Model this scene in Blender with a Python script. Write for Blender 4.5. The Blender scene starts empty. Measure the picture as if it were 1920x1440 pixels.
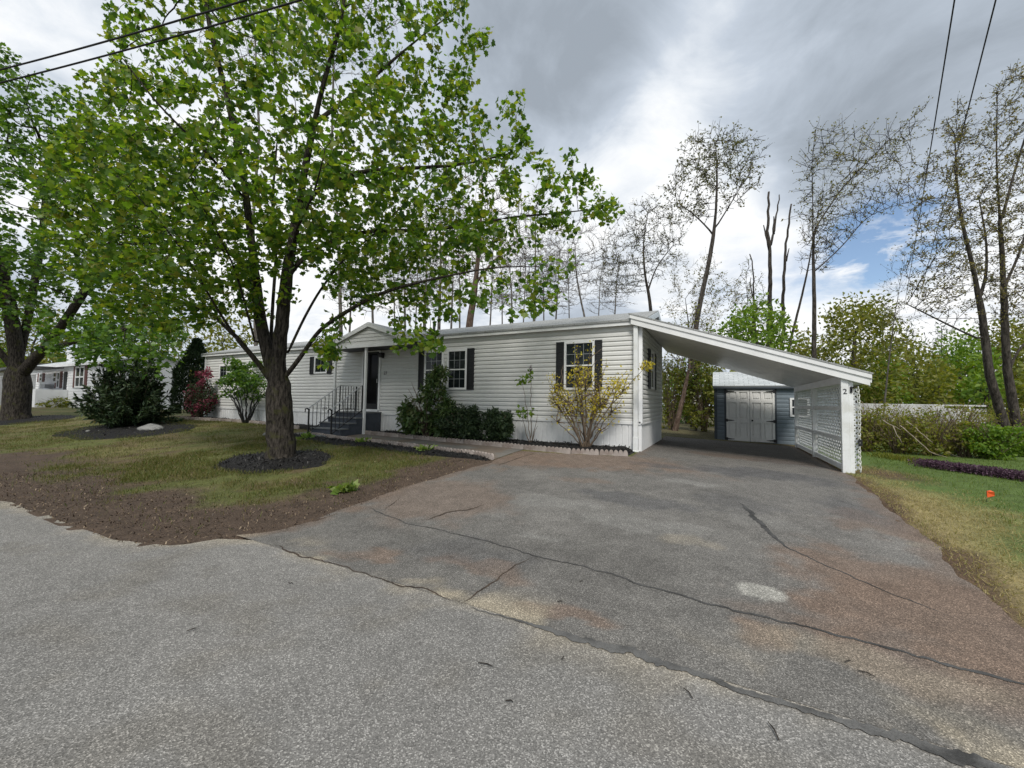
import bpy, math, random
import numpy as np
from mathutils import Matrix, Vector
random.seed(7)
RNG = np.random.default_rng(11)
sc = bpy.context.scene
COL = sc.collection

# ------------------------------------------------------------------ camera frame (metres; u along the home, v away from the street)
F = 740.0
H = 1.13
CAM = np.array([0.0, 0.0, H])
XA = np.array([0.88792982, 0.45970387, 0.01590558])
ZA = np.array([0.00756701, -0.04917266, 0.99876163])
FA = np.array([-0.4599167, 0.88670988, 0.04714046])


def ray(x, y):
    return FA + XA * (x - 960) / F - ZA * (y - 720) / F


def onv(x, y, v):
    d = ray(x, y)
    return CAM + d * v / d[1]


def onu(x, y, u):
    d = ray(x, y)
    return CAM + d * u / d[0]


def atd(x, y, d):
    return CAM + ray(x, y) * d


def sstep(t):
    t = np.clip(t, 0, 1)
    return t * t * (3 - 2 * t)


def T(u, v):
    """height of the terrain"""
    u = np.asarray(u, float)
    v = np.asarray(v, float)
    s = sstep((v - 2.0) / 7.4)
    z = -0.38 * (1 - s)
    z = z + 0.011 * np.clip(-u - 7, 0, 22) * s
    z = z - 0.033 * np.clip(u + 1.6, 0, 3.8) * s
    return z


def G(x, y, dz=0.0):
    """where the line of sight meets the terrain"""
    d = ray(x, y)
    lo, hi = 0.3, 160.0
    for _ in range(50):
        m = (lo + hi) / 2
        p = CAM + d * m
        if p[2] > T(p[0], p[1]) + dz:
            lo = m
        else:
            hi = m
    return CAM + d * lo


# ------------------------------------------------------------------ numeric noise
def vnoise(x, y, seed=0):
    x = np.asarray(x, float)
    y = np.asarray(y, float)
    xi = np.floor(x).astype(np.int64)
    yi = np.floor(y).astype(np.int64)
    fx = x - xi
    fy = y - yi
    fx = fx * fx * (3 - 2 * fx)
    fy = fy * fy * (3 - 2 * fy)

    def h(a, b):
        n = (a * 374761393 + b * 668265263 + seed * 1442695041) & 0x7FFFFFFF
        n = ((n ^ (n >> 13)) * 1274126177) & 0x7FFFFFFF
        n = n ^ (n >> 16)
        return (n & 0xFFFF) / 65535.0
    return (h(xi, yi) * (1 - fx) + h(xi + 1, yi) * fx) * (1 - fy) + (h(xi, yi + 1) * (1 - fx) + h(xi + 1, yi + 1) * fx) * fy


def fbm(x, y, seed=0, o=4):
    s = 0
    a = 0.5
    for i in range(o):
        s = s + a * vnoise(np.asarray(x) * 2 ** i, np.asarray(y) * 2 ** i, seed + i * 7)
        a *= 0.5
    return s / (1 - 0.5 ** o)


# ------------------------------------------------------------------ materials
def newmat(name):
    m = bpy.data.materials.new(name)
    m.use_nodes = True
    nt = m.node_tree
    return m, nt, nt.nodes, nt.links, nt.nodes['Principled BSDF']


def ramp(nodes, stops):
    r = nodes.new('ShaderNodeValToRGB')
    e = r.color_ramp.elements
    while len(e) < len(stops):
        e.new(0.5)
    for i, (p, c) in enumerate(stops):
        e[i].position = p
        e[i].color = (*c, 1)
    return r


def mat(name, c, rough=0.6, var=0.12, scale=3.0, fine=60.0, bump=0.1, spec=0.4, metal=0.0, dirt=None, dist=0.004):
    """surface with a coarse and a fine mottling plus a bump"""
    m, nt, N, L, b = newmat(name)
    tc = N.new('ShaderNodeTexCoord')
    n1 = N.new('ShaderNodeTexNoise')
    n1.inputs['Scale'].default_value = scale
    n1.inputs['Detail'].default_value = 5
    n2 = N.new('ShaderNodeTexNoise')
    n2.inputs['Scale'].default_value = fine
    n2.inputs['Detail'].default_value = 3
    L.new(tc.outputs['Object'], n1.inputs['Vector'])
    L.new(tc.outputs['Object'], n2.inputs['Vector'])
    c = np.array(c)
    d = np.array(dirt) if dirt is not None else c * (1 - 1.6 * var)
    r = ramp(N, [(0.3, tuple(d)), (0.52, tuple(c)), (0.75, tuple(np.minimum(c * (1 + var), 0.9)))])
    L.new(n1.outputs['Fac'], r.inputs['Fac'])
    mx = N.new('ShaderNodeMixRGB')
    mx.blend_type = 'MULTIPLY'
    mx.inputs['Fac'].default_value = 0.6
    r2 = ramp(N, [(0.3, (1 - var * 1.5,) * 3), (0.7, (1, 1, 1))])
    L.new(n2.outputs['Fac'], r2.inputs['Fac'])
    L.new(r.outputs['Color'], mx.inputs['Color1'])
    L.new(r2.outputs['Color'], mx.inputs['Color2'])
    L.new(mx.outputs['Color'], b.inputs['Base Color'])
    b.inputs['Roughness'].default_value = rough
    b.inputs['Specular IOR Level'].default_value = spec
    b.inputs['Metallic'].default_value = metal
    if bump:
        bp = N.new('ShaderNodeBump')
        bp.inputs['Strength'].default_value = bump
        bp.inputs['Distance'].default_value = dist
        L.new(n2.outputs['Fac'], bp.inputs['Height'])
        L.new(bp.outputs['Normal'], b.inputs['Normal'])
    return m


def leafmat(name, cols, transl=0.35, rough=0.55, tcol=None):
    m, nt, N, L, b = newmat(name)
    g = N.new('ShaderNodeNewGeometry')
    r = ramp(N, [(i / max(1, len(cols) - 1), c) for i, c in enumerate(cols)])
    L.new(g.outputs['Random Per Island'], r.inputs['Fac'])
    L.new(r.outputs['Color'], b.inputs['Base Color'])
    b.inputs['Roughness'].default_value = rough
    b.inputs['Specular IOR Level'].default_value = 0.35
    tr = N.new('ShaderNodeBsdfTranslucent')
    mu = N.new('ShaderNodeMixRGB')
    mu.blend_type = 'MULTIPLY'
    mu.inputs['Fac'].default_value = 1
    mu.inputs['Color2'].default_value = (*(tcol or (1.7, 1.6, 0.6)), 1)
    L.new(r.outputs['Color'], mu.inputs['Color1'])
    L.new(mu.outputs['Color'], tr.inputs['Color'])
    ms = N.new('ShaderNodeMixShader')
    ms.inputs['Fac'].default_value = transl
    L.new(b.outputs['BSDF'], ms.inputs[1])
    L.new(tr.outputs['BSDF'], ms.inputs[2])
    L.new(ms.outputs['Shader'], N['Material Output'].inputs['Surface'])
    return m


def barkmat(name, c1, c2, scale=9, moss=None):
    m, nt, N, L, b = newmat(name)
    tc = N.new('ShaderNodeTexCoord')
    mp = N.new('ShaderNodeMapping')
    mp.inputs['Scale'].default_value = (1, 1, 0.22)
    n = N.new('ShaderNodeTexNoise')
    n.inputs['Scale'].default_value = scale * 2.2
    n.inputs['Detail'].default_value = 8
    n.inputs['Roughness'].default_value = 0.7
    L.new(tc.outputs['Object'], mp.inputs['Vector'])
    L.new(mp.outputs['Vector'], n.inputs['Vector'])
    r = ramp(N, [(0.40, c1), (0.63, c2)])
    L.new(n.outputs['Fac'], r.inputs['Fac'])
    out = r.outputs['Color']
    if moss:
        n2 = N.new('ShaderNodeTexNoise')
        n2.inputs['Scale'].default_value = 4.5
        n2.inputs['Detail'].default_value = 6
        L.new(tc.outputs['Object'], n2.inputs['Vector'])
        r2 = ramp(N, [(0.55, (0, 0, 0)), (0.68, (1, 1, 1))])
        L.new(n2.outputs['Fac'], r2.inputs['Fac'])
        mx = N.new('ShaderNodeMixRGB')
        L.new(r2.outputs['Color'], mx.inputs['Fac'])
        L.new(out, mx.inputs['Color1'])
        mx.inputs['Color2'].default_value = (*moss, 1)
        out = mx.outputs['Color']
    L.new(out, b.inputs['Base Color'])
    b.inputs['Roughness'].default_value = 0.9
    b.inputs['Specular IOR Level'].default_value = 0.2
    bp = N.new('ShaderNodeBump')
    bp.inputs['Strength'].default_value = 1.0
    bp.inputs['Distance'].default_value = 0.06
    L.new(n.outputs['Fac'], bp.inputs['Height'])
    L.new(bp.outputs['Normal'], b.inputs['Normal'])
    return m


def attrmat(name, speck=(0.55, 1.5), sscale=120, bump=0.5, dist=0.006, rough=0.9, voronoi=False, big=0.0):
    """colour from the mesh's own painted pigment, broken up by grain"""
    m, nt, N, L, b = newmat(name)
    at = N.new('ShaderNodeAttribute')
    at.attribute_name = 'Col'
    tc = N.new('ShaderNodeTexCoord')
    if voronoi:
        n = N.new('ShaderNodeTexVoronoi')
        n.inputs['Scale'].default_value = sscale
        L.new(tc.outputs['Object'], n.inputs['Vector'])
        sp = N.new('ShaderNodeSeparateColor')
        L.new(n.outputs['Color'], sp.inputs['Color'])
        fac = sp.outputs['Red']
        r = ramp(N, [(0.0, (speck[0],) * 3), (0.55, (0.9,) * 3), (0.8, (1.05,) * 3), (0.97, (speck[1],) * 3)])
        r.color_ramp.interpolation = 'LINEAR'
        hgt = n.outputs['Distance']
    else:
        n = N.new('ShaderNodeTexNoise')
        n.inputs['Scale'].default_value = sscale
        n.inputs['Detail'].default_value = 4
        n.inputs['Roughness'].default_value = 0.7
        L.new(tc.outputs['Object'], n.inputs['Vector'])
        fac = n.outputs['Fac']
        hgt = fac
        r = ramp(N, [(0.32, (speck[0],) * 3), (0.68, (speck[1],) * 3)])
    L.new(fac, r.inputs['Fac'])
    mx = N.new('ShaderNodeMixRGB')
    mx.blend_type = 'MULTIPLY'
    mx.inputs['Fac'].default_value = 1
    L.new(at.outputs['Color'], mx.inputs['Color1'])
    L.new(r.outputs['Color'], mx.inputs['Color2'])
    out = mx.outputs['Color']
    n3 = N.new('ShaderNodeTexNoise')
    n3.inputs['Scale'].default_value = 5.5
    n3.inputs['Detail'].default_value = 7
    n3.inputs['Roughness'].default_value = 0.65
    L.new(tc.outputs['Object'], n3.inputs['Vector'])
    r3 = ramp(N, [(0.3, (1 - big,) * 3), (0.7, (1 + big,) * 3)])
    L.new(n3.outputs['Fac'], r3.inputs['Fac'])
    m2 = N.new('ShaderNodeMixRGB')
    m2.blend_type = 'MULTIPLY'
    m2.inputs['Fac'].default_value = 1
    L.new(out, m2.inputs['Color1'])
    L.new(r3.outputs['Color'], m2.inputs['Color2'])
    L.new(m2.outputs['Color'], b.inputs['Base Color'])
    b.inputs['Roughness'].default_value = rough
    b.inputs['Specular IOR Level'].default_value = 0.3
    bp = N.new('ShaderNodeBump')
    bp.inputs['Strength'].default_value = bump
    bp.inputs['Distance'].default_value = dist
    L.new(hgt, bp.inputs['Height'])
    L.new(bp.outputs['Normal'], b.inputs['Normal'])
    return m


def glassmat(name, c=(0.012, 0.016, 0.018), spec=0.28):
    m, nt, N, L, b = newmat(name)
    tc = N.new('ShaderNodeTexCoord')
    n = N.new('ShaderNodeTexNoise')
    n.inputs['Scale'].default_value = 1.7
    r = ramp(N, [(0.35, c), (0.7, tuple(2.2 * k for k in c))])
    L.new(tc.outputs['Object'], n.inputs['Vector'])
    L.new(n.outputs['Fac'], r.inputs['Fac'])
    L.new(r.outputs['Color'], b.inputs['Base Color'])
    b.inputs['Roughness'].default_value = 0.06
    b.inputs['Specular IOR Level'].default_value = spec
    return m


def shinglemat(name, c1, c2, su=0.9, sv=0.14):
    m, nt, N, L, b = newmat(name)
    tc = N.new('ShaderNodeTexCoord')
    br = N.new('ShaderNodeTexBrick')
    br.inputs['Scale'].default_value = 1
    br.inputs['Brick Width'].default_value = su * 0.33
    br.inputs['Row Height'].default_value = sv
    br.inputs['Mortar Size'].default_value = 0.006
    br.inputs['Color1'].default_value = (*c1, 1)
    br.inputs['Color2'].default_value = (*c2, 1)
    br.inputs['Mortar'].default_value = (*[k * 0.45 for k in c1], 1)
    L.new(tc.outputs['UV'], br.inputs['Vector'])
    n = N.new('ShaderNodeTexNoise')
    n.inputs['Scale'].default_value = 40
    n.inputs['Detail'].default_value = 5
    L.new(tc.outputs['Object'], n.inputs['Vector'])
    r = ramp(N, [(0.3, (0.7,) * 3), (0.7, (1.15,) * 3)])
    L.new(n.outputs['Fac'], r.inputs['Fac'])
    mx = N.new('ShaderNodeMixRGB')
    mx.blend_type = 'MULTIPLY'
    mx.inputs['Fac'].default_value = 1
    L.new(br.outputs['Color'], mx.inputs['Color1'])
    L.new(r.outputs['Color'], mx.inputs['Color2'])
    L.new(mx.outputs['Color'], b.inputs['Base Color'])
    b.inputs['Roughness'].default_value = 0.9
    bp = N.new('ShaderNodeBump')
    bp.inputs['Strength'].default_value = 0.6
    bp.inputs['Distance'].default_value = 0.008
    L.new(br.outputs['Fac'], bp.inputs['Height'])
    bp.invert = True
    L.new(bp.outputs['Normal'], b.inputs['Normal'])
    return m


M = {
    'siding': mat('vinyl siding', (0.66, 0.665, 0.655), 0.55, 0.05, 1.2, 14, 0.05),
    'white': mat('white paint', (0.80, 0.81, 0.82), 0.5, 0.06, 2.5, 30, 0.05),
    'whiteworn': mat('weathered white paint', (0.76, 0.78, 0.79), 0.6, 0.06, 5, 40, 0.15, dirt=(0.66, 0.67, 0.65)),
    'skirt': mat('vinyl skirting', (0.76, 0.77, 0.78), 0.5, 0.06, 1.5, 12, 0.04),
    'shutter': mat('black shutter', (0.018, 0.019, 0.022), 0.5, 0.2, 6, 60, 0.1),
    'glass': glassmat('window glass', (0.008, 0.011, 0.012)),
    'doorglass': glassmat('storm door glass', (0.005, 0.005, 0.006), 0.08),
    'muntin': mat('grey muntin', (0.27, 0.29, 0.30), 0.5, 0.05),
    'roof': shinglemat('grey shingles', (0.30, 0.31, 0.31), (0.37, 0.38, 0.38)),
    'shedroof': shinglemat('light shingles', (0.44, 0.47, 0.48), (0.58, 0.61, 0.62)),
    'ceil': mat('carport ceiling panels', (0.78, 0.78, 0.755), 0.36, 0.08, 1.2, 20, 0.06),
    'conc': mat('blue grey painted concrete', (0.065, 0.075, 0.095), 0.75, 0.15, 6, 60, 0.2),
    'tread': mat('grey tread', (0.17, 0.18, 0.185), 0.8, 0.15, 6, 60, 0.2),
    'iron': mat('black iron', (0.02, 0.02, 0.022), 0.45, 0.2, 12, 80, 0.1),
    'ironlight': mat('grey painted handrail', (0.40, 0.41, 0.42), 0.5, 0.1),
    'dark': mat('dark soffit', (0.05, 0.052, 0.055), 0.6, 0.1),
    'shed': mat('blue grey siding', (0.17, 0.21, 0.245), 0.65, 0.1, 2.2, 22, 0.1),
    'shedtrim': mat('slate trim', (0.07, 0.085, 0.10), 0.65, 0.1),
    'sheddoor': mat('pale fibreglass door', (0.78, 0.78, 0.76), 0.5, 0.06, 2, 20, 0.05),
    'edging': mat('scalloped concrete edging', (0.35, 0.305, 0.28), 0.9, 0.22, 6, 60, 0.3, dirt=(0.20, 0.15, 0.125)),
    'rock': mat('pale rock', (0.23, 0.23, 0.22), 0.9, 0.3, 5, 40, 0.6, dist=0.02),
    'mulch': mat('black mulch', (0.011, 0.010, 0.010), 0.9, 0.4, 22, 90, 1.0, dist=0.03),
    'chip': leafmat('wood chips', [(0.02, 0.013, 0.009), (0.06, 0.038, 0.024), (0.11, 0.075, 0.045), (0.27, 0.205, 0.135)], 0.0),
    'blackchip': leafmat('black mulch chips', [(0.008, 0.008, 0.008), (0.018, 0.017, 0.016), (0.03, 0.028, 0.027)], 0.0),
    'grassL': leafmat('patchy grass', [(0.055, 0.08, 0.014), (0.085, 0.11, 0.02), (0.125, 0.125, 0.032), (0.17, 0.135, 0.055)], 0.25),
    'grassR': leafmat('green grass', [(0.06, 0.115, 0.016), (0.09, 0.155, 0.024), (0.125, 0.18, 0.03), (0.17, 0.20, 0.05)], 0.3),
    'straw': leafmat('dry straw grass', [(0.20, 0.18, 0.055), (0.33, 0.27, 0.12), (0.40, 0.33, 0.16), (0.14, 0.16, 0.035)], 0.2),
    'bark': barkmat('maple bark', (0.012, 0.010, 0.008), (0.088, 0.076, 0.064), 11, moss=(0.06, 0.06, 0.024)),
    'barkdark': barkmat('dark bark', (0.03, 0.026, 0.022), (0.115, 0.10, 0.088), 7),
    'barkgrey': barkmat('grey bark', (0.07, 0.062, 0.055), (0.24, 0.22, 0.20), 7),
    'barkred': barkmat('vine covered bark', (0.06, 0.038, 0.028), (0.19, 0.14, 0.11), 7),
    'stem': mat('shrub stem', (0.16, 0.12, 0.085), 0.85, 0.25, 20, 90, 0.2),
    'deadwood': mat('bleached dead wood', (0.34, 0.29, 0.23), 0.9, 0.2, 20, 90, 0.2),
    'maple': leafmat('maple leaf', [(0.036, 0.085, 0.016), (0.066, 0.142, 0.02), (0.106, 0.20, 0.024), (0.165, 0.255, 0.03), (0.19, 0.205, 0.04)], 0.54, 0.42),
    'maple2': leafmat('maple leaf deep green', [(0.034, 0.085, 0.017), (0.06, 0.135, 0.02), (0.092, 0.185, 0.024), (0.14, 0.23, 0.03)], 0.42, 0.42),
    'bud': leafmat('young brownish leaf', [(0.13, 0.12, 0.06), (0.19, 0.17, 0.08), (0.23, 0.19, 0.10), (0.17, 0.18, 0.06)], 0.45),
    'budgreen': leafmat('young yellow green leaf', [(0.11, 0.12, 0.03), (0.15, 0.16, 0.035), (0.19, 0.18, 0.045), (0.12, 0.10, 0.04)], 0.4),
    'darkleaf': leafmat('small dark leaf', [(0.08, 0.095, 0.055), (0.11, 0.125, 0.065), (0.15, 0.15, 0.085), (0.17, 0.155, 0.09)], 0.4),
    'bright': leafmat('bright green leaf', [(0.07, 0.15, 0.018), (0.11, 0.20, 0.022), (0.15, 0.25, 0.026), (0.19, 0.27, 0.035)], 0.4),
    'olive': leafmat('olive green leaf', [(0.09, 0.115, 0.022), (0.14, 0.17, 0.028), (0.19, 0.21, 0.034), (0.21, 0.20, 0.05)], 0.4),
    'thicket': leafmat('thicket leaf', [(0.11, 0.14, 0.025), (0.17, 0.20, 0.034), (0.23, 0.25, 0.045), (0.24, 0.22, 0.075), (0.17, 0.14, 0.07)], 0.5),
    'pine': leafmat('dark needle', [(0.012, 0.028, 0.012), (0.02, 0.042, 0.016), (0.03, 0.055, 0.02)], 0.1),
    'yew': leafmat('dark yew needle', [(0.014, 0.03, 0.013), (0.022, 0.044, 0.018), (0.036, 0.064, 0.025), (0.06, 0.09, 0.035)], 0.12),
    'rhodo': leafmat('rhododendron leaf', [(0.038, 0.075, 0.025), (0.062, 0.115, 0.035), (0.09, 0.145, 0.045), (0.17, 0.20, 0.09)], 0.2, 0.38),
    'pink': leafmat('pink blossom', [(0.20, 0.03, 0.06), (0.30, 0.07, 0.11), (0.42, 0.16, 0.21), (0.12, 0.025, 0.035)], 0.35, tcol=(1.2, 0.8, 0.9)),
    'yellow': leafmat('yellow blossom', [(0.50, 0.40, 0.03), (0.62, 0.52, 0.05), (0.66, 0.56, 0.07), (0.40, 0.40, 0.06)], 0.35, tcol=(1.2, 1.1, 0.6)),
    'whitebloom': leafmat('white blossom', [(0.6, 0.57, 0.52), (0.7, 0.68, 0.64)], 0.3, tcol=(1, 1, 1)),
    'hosta': leafmat('pale green hosta leaf', [(0.10, 0.19, 0.03), (0.18, 0.27, 0.06), (0.36, 0.42, 0.18)], 0.3),
    'ajuga': leafmat('purple flower spike', [(0.05, 0.026, 0.042), (0.085, 0.042, 0.07), (0.12, 0.06, 0.10), (0.06, 0.05, 0.04)], 0.2, tcol=(1, 0.8, 1.1)),
    'flag': mat('orange flag plastic', (0.75, 0.11, 0.02), 0.5, 0.08),
    'wire': mat('black cable', (0.012, 0.012, 0.013), 0.6, 0.1),
    'chain': mat('white plastic chain', (0.72, 0.73, 0.70), 0.5, 0.1),
    'crack': mat('crack filler', (0.072, 0.071, 0.069), 0.9, 0.4, 7, 110, 0.8),
    'tar': mat('grey tar seam', (0.135, 0.133, 0.128), 0.9, 0.4, 6, 120, 0.7),
    'crackbrown': mat('earth filled crack', (0.07, 0.05, 0.036), 0.9, 0.35, 9, 90, 0.5),
    'farwall': mat('white far siding', (0.74, 0.75, 0.77), 0.6, 0.05),
    'fencegrey': mat('weathered pale fence', (0.56, 0.57, 0.56), 0.8, 0.2, 1.5, 20, 0.1),
    'beige': mat('beige far siding', (0.50, 0.49, 0.45), 0.6, 0.05),
    'maroon': mat('dark red shutter', (0.12, 0.045, 0.04), 0.6, 0.1),
    'asphalt': attrmat('worn asphalt', (0.46, 2.0), 190, 0.5, 0.004, 0.85, True, 0.2),
    'road': attrmat('road asphalt', (0.52, 1.85), 165, 0.5, 0.005, 0.85, True, 0.13),
    'walk': attrmat('walk concrete', (0.75, 1.2), 60, 0.3, 0.004, 0.9, False, 0.15),
    'ground': attrmat('soil and turf', (0.45, 1.6), 55, 0.9, 0.02, 0.95, False, 0.25),
}

# ------------------------------------------------------------------ objects
ORIG = {}


def tag(o, label=None, cat=None, group=None, kind=None):
    if label:
        o['label'] = label
    if cat:
        o['category'] = cat
    if group:
        o['group'] = group
    if kind:
        o['kind'] = kind
    return o


def thing(name, label, cat, loc=(0, 0, 0), group=None, rz=0.0):
    o = bpy.data.objects.new(name, None)
    o.empty_display_size = 0.2
    COL.objects.link(o)
    o.location = tuple(float(k) for k in loc)
    o.rotation_euler = (0, 0, rz)
    ORIG[o.name] = np.array(loc, float) if rz == 0 else np.zeros(3)
    return tag(o, label, cat, group)


def place(name, me, parent=None, material=None, smooth=False, bevel=0.0, origin=None):
    o = bpy.data.objects.new(name, me)
    COL.objects.link(o)
    if material:
        me.materials.append(material)
    if parent is not None:
        o.parent = parent
        ORIG[o.name] = ORIG.get(parent.name, np.zeros(3))
    if smooth:
        me.polygons.foreach_set('use_smooth', np.ones(len(me.polygons), bool))
    if bevel:
        b = o.modifiers.new('bevel', 'BEVEL')
        b.width = bevel
        b.segments = 2
        b.limit_method = 'ANGLE'
    return o


class MB:
    def __init__(self):
        self.v = []
        self.f = []
        self.uv = None

    def add(self, vs, fs):
        n = len(self.v)
        self.v.extend([tuple(map(float, p)) for p in vs])
        self.f.extend([tuple(i + n for i in f) for f in fs])

    def box(self, x0, x1, y0, y1, z0, z1):
        self.add([(x0, y0, z0), (x1, y0, z0), (x1, y1, z0), (x0, y1, z0), (x0, y0, z1), (x1, y0, z1), (x1, y1, z1), (x0, y1, z1)],
                 [(3, 2, 1, 0), (4, 5, 6, 7), (0, 1, 5, 4), (1, 2, 6, 5), (2, 3, 7, 6), (3, 0, 4, 7)])
        return self

    def hexa(self, p):
        """8 corners, bottom four then top four"""
        self.add(p, [(3, 2, 1, 0), (4, 5, 6, 7), (0, 1, 5, 4), (1, 2, 6, 5), (2, 3, 7, 6), (3, 0, 4, 7)])
        return self

    def bar(self, a, b, w, h, up=(0, 0, 1)):
        a = np.array(a, float)
        b = np.array(b, float)
        d = b - a
        d = d / np.linalg.norm(d)
        s = np.cross(d, up)
        s = s / np.linalg.norm(s)
        t = np.cross(s, d)
        q = []
        for p in (a, b):
            q += [p - s * w / 2 - t * h / 2, p + s * w / 2 - t * h / 2, p + s * w / 2 + t * h / 2, p - s * w / 2 + t * h / 2]
        self.add(q, [(3, 2, 1, 0), (4, 5, 6, 7), (0, 1, 5, 4), (1, 2, 6, 5), (2, 3, 7, 6), (3, 0, 4, 7)])
        return self

    def tube(self, pts, rad, n=6, cap=True):
        pts = np.array(pts, float)
        k = len(pts)
        rad = np.broadcast_to(np.array(rad, float), (k,))
        tg = np.gradient(pts, axis=0)
        tg /= np.linalg.norm(tg, axis=1)[:, None] + 1e-9
        ref = np.array([0.31, 0.2, 0.93]) if abs(tg[0][2]) < 0.8 else np.array([0.95, 0.3, 0.1])
        s = np.cross(tg, ref)
        s /= np.linalg.norm(s, axis=1)[:, None] + 1e-9
        t = np.cross(s, tg)
        a = np.arange(n) * 2 * math.pi / n
        vs = pts[:, None, :] + rad[:, None, None] * (np.cos(a)[None, :, None] * s[:, None, :] + np.sin(a)[None, :, None] * t[:, None, :])
        b = len(self.v)
        self.v.extend(map(tuple, vs.reshape(-1, 3).tolist()))
        for i in range(k - 1):
            for j in range(n):
                j2 = (j + 1) % n
                self.f.append((b + i * n + j, b + i * n + j2, b + (i + 1) * n + j2, b + (i + 1) * n + j))
        if cap:
            self.f.append(tuple(b + (k - 1) * n + j for j in range(n)))
            self.f.append(tuple(b + j for j in range(n))[::-1])
        return self

    def prism(self, poly, axis, a, b):
        """poly in the two other axes (in order), extruded from a to b"""
        def P(q, w):
            q = list(q)
            q.insert(axis, w)
            return q
        n = len(poly)
        self.add([P(q, a) for q in poly] + [P(q, b) for q in poly],
                 [tuple(range(n))[::-1], tuple(range(n, 2 * n))] + [(i, (i + 1) % n, n + (i + 1) % n, n + i) for i in range(n)])
        return self

    def ico(self, c, r, sub=1, jit=0.0):
        import bmesh
        bm = bmesh.new()
        bmesh.ops.create_icosphere(bm, subdivisions=sub, radius=1)
        r = np.broadcast_to(np.array(r, float), (3,))
        vs = [np.array(c) + np.array(v.co) * r * (1 + random.uniform(-jit, jit)) for v in bm.verts]
        bm.verts.index_update()
        fs = [tuple(v.index for v in f.verts) for f in bm.faces]
        bm.free()
        self.add(vs, fs)
        return self

    def mesh(self, name, o=np.zeros(3)):
        me = bpy.data.meshes.new(name)
        vs = (np.array(self.v) - o).tolist()
        me.from_pydata(vs, [], self.f)
        me.update()
        return me

    def build(self, name, material, parent=None, smooth=False, bevel=0.0, fixn=True, origin=None):
        o = ORIG.get(parent.name, np.zeros(3)) if parent is not None else (np.array(origin, float) if origin is not None else np.zeros(3))
        me = self.mesh(name, o)
        if fixn:
            import bmesh
            bm = bmesh.new()
            bm.from_mesh(me)
            bmesh.ops.recalc_face_normals(bm, faces=bm.faces)
            bm.to_mesh(me)
            bm.free()
        ob = place(name, me, parent, material, smooth, bevel)
        if origin is not None and parent is None:
            ob.location = tuple(float(k) for k in origin)
        return ob


def fastmesh(name, verts, tmpl_faces, n, nv):
    """n copies of a template whose faces are given; verts (n*nv,3)"""
    me = bpy.data.meshes.new(name)
    sizes = np.array([len(f) for f in tmpl_faces])
    loops = np.concatenate([np.array(f) for f in tmpl_faces])
    L = (np.arange(n)[:, None] * nv + loops[None, :]).ravel()
    tot = np.tile(sizes, n)
    st = np.concatenate([[0], np.cumsum(tot)[:-1]])
    me.vertices.add(n * nv)
    me.vertices.foreach_set('co', np.asarray(verts, np.float32).ravel())
    me.loops.add(len(L))
    me.loops.foreach_set('vertex_index', L.astype(np.int32))
    me.polygons.add(len(tot))
    me.polygons.foreach_set('loop_start', st.astype(np.int32))
    me.polygons.foreach_set('loop_total', tot.astype(np.int32))
    me.update(calc_edges=True)
    return me


# leaf outlines: x across, y along, folded on the midrib
MAPLE_R = [(0.0, 0.0), (0.30, -0.14), (0.38, 0.08), (0.74, 0.30), (0.50, 0.42), (0.54, 0.68), (0.26, 0.66), (0.0, 1.0)]


def tmpl(kind):
    if kind == 'maple':
        r = MAPLE_R
        v = [(x, y, 0.22 * abs(x)) for x, y in r] + [(-x, y, 0.22 * abs(x)) for x, y in r[1:-1]]
        n = len(r)
        left = [0] + list(range(n, n + n - 2)) + [n - 1]
        return np.array(v), [tuple(range(n)), tuple(left[::-1])]
    if kind == 'leaf':
        return np.array([(0, 0, 0), (0.3, 0.45, 0.08), (0, 1, -0.08), (-0.3, 0.45, 0.08)]), [(0, 1, 2), (0, 2, 3)]
    if kind == 'long':
        return np.array([(0, 0, 0), (0.17, 0.5, 0.05), (0, 1, -0.12), (-0.17, 0.5, 0.05)]), [(0, 1, 2), (0, 2, 3)]
    if kind == 'needle':
        return np.array([(-0.10, 0, 0), (0.10, 0, 0), (0, 1, 0)]), [(0, 1, 2)]
    if kind == 'blade':
        return np.array([(-0.06, 0, 0), (0.06, 0, 0), (0.03, 0.6, 0.06), (0, 1, 0.2)]), [(0, 1, 2), (0, 2, 3)]
    if kind == 'chip':
        return np.array([(-0.2, 0, 0), (0.2, 0.05, 0.03), (0.15, 1, 0), (-0.15, 0.9, 0.05)]), [(0, 1, 2, 3)]


def leafcloud(name, pts, kind, smin, smax, material, parent, up=0.6, dirs=None, droop=0.3, origin=None):
    pts = np.asarray(pts, float)
    n = len(pts)
    tv, tf = tmpl(kind)
    s = RNG.uniform(smin, smax, n)
    y = RNG.normal(size=(n, 3))
    if dirs is not None:
        y = y * 0.55 + dirs
    y[:, 2] -= droop
    y /= np.linalg.norm(y, axis=1)[:, None] + 1e-9
    z = RNG.normal(size=(n, 3)) * (1 - up)
    z[:, 2] += up
    z -= (z * y).sum(1)[:, None] * y
    z /= np.linalg.norm(z, axis=1)[:, None] + 1e-9
    x = np.cross(y, z)
    V = (tv[None, :, 0, None] * x[:, None, :] + tv[None, :, 1, None] * y[:, None, :] + tv[None, :, 2, None] * z[:, None, :]) * s[:, None, None] + pts[:, None, :]
    o = ORIG.get(parent.name, np.zeros(3)) if parent is not None else (np.array(origin, float) if origin is not None else np.zeros(3))
    V = V.reshape(-1, 3) - o
    me = fastmesh(name, V, tf, n, len(tv))
    ob = place(name, me, parent, material)
    if parent is None and origin is not None:
        ob.location = tuple(float(k) for k in origin)
    return ob


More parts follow.
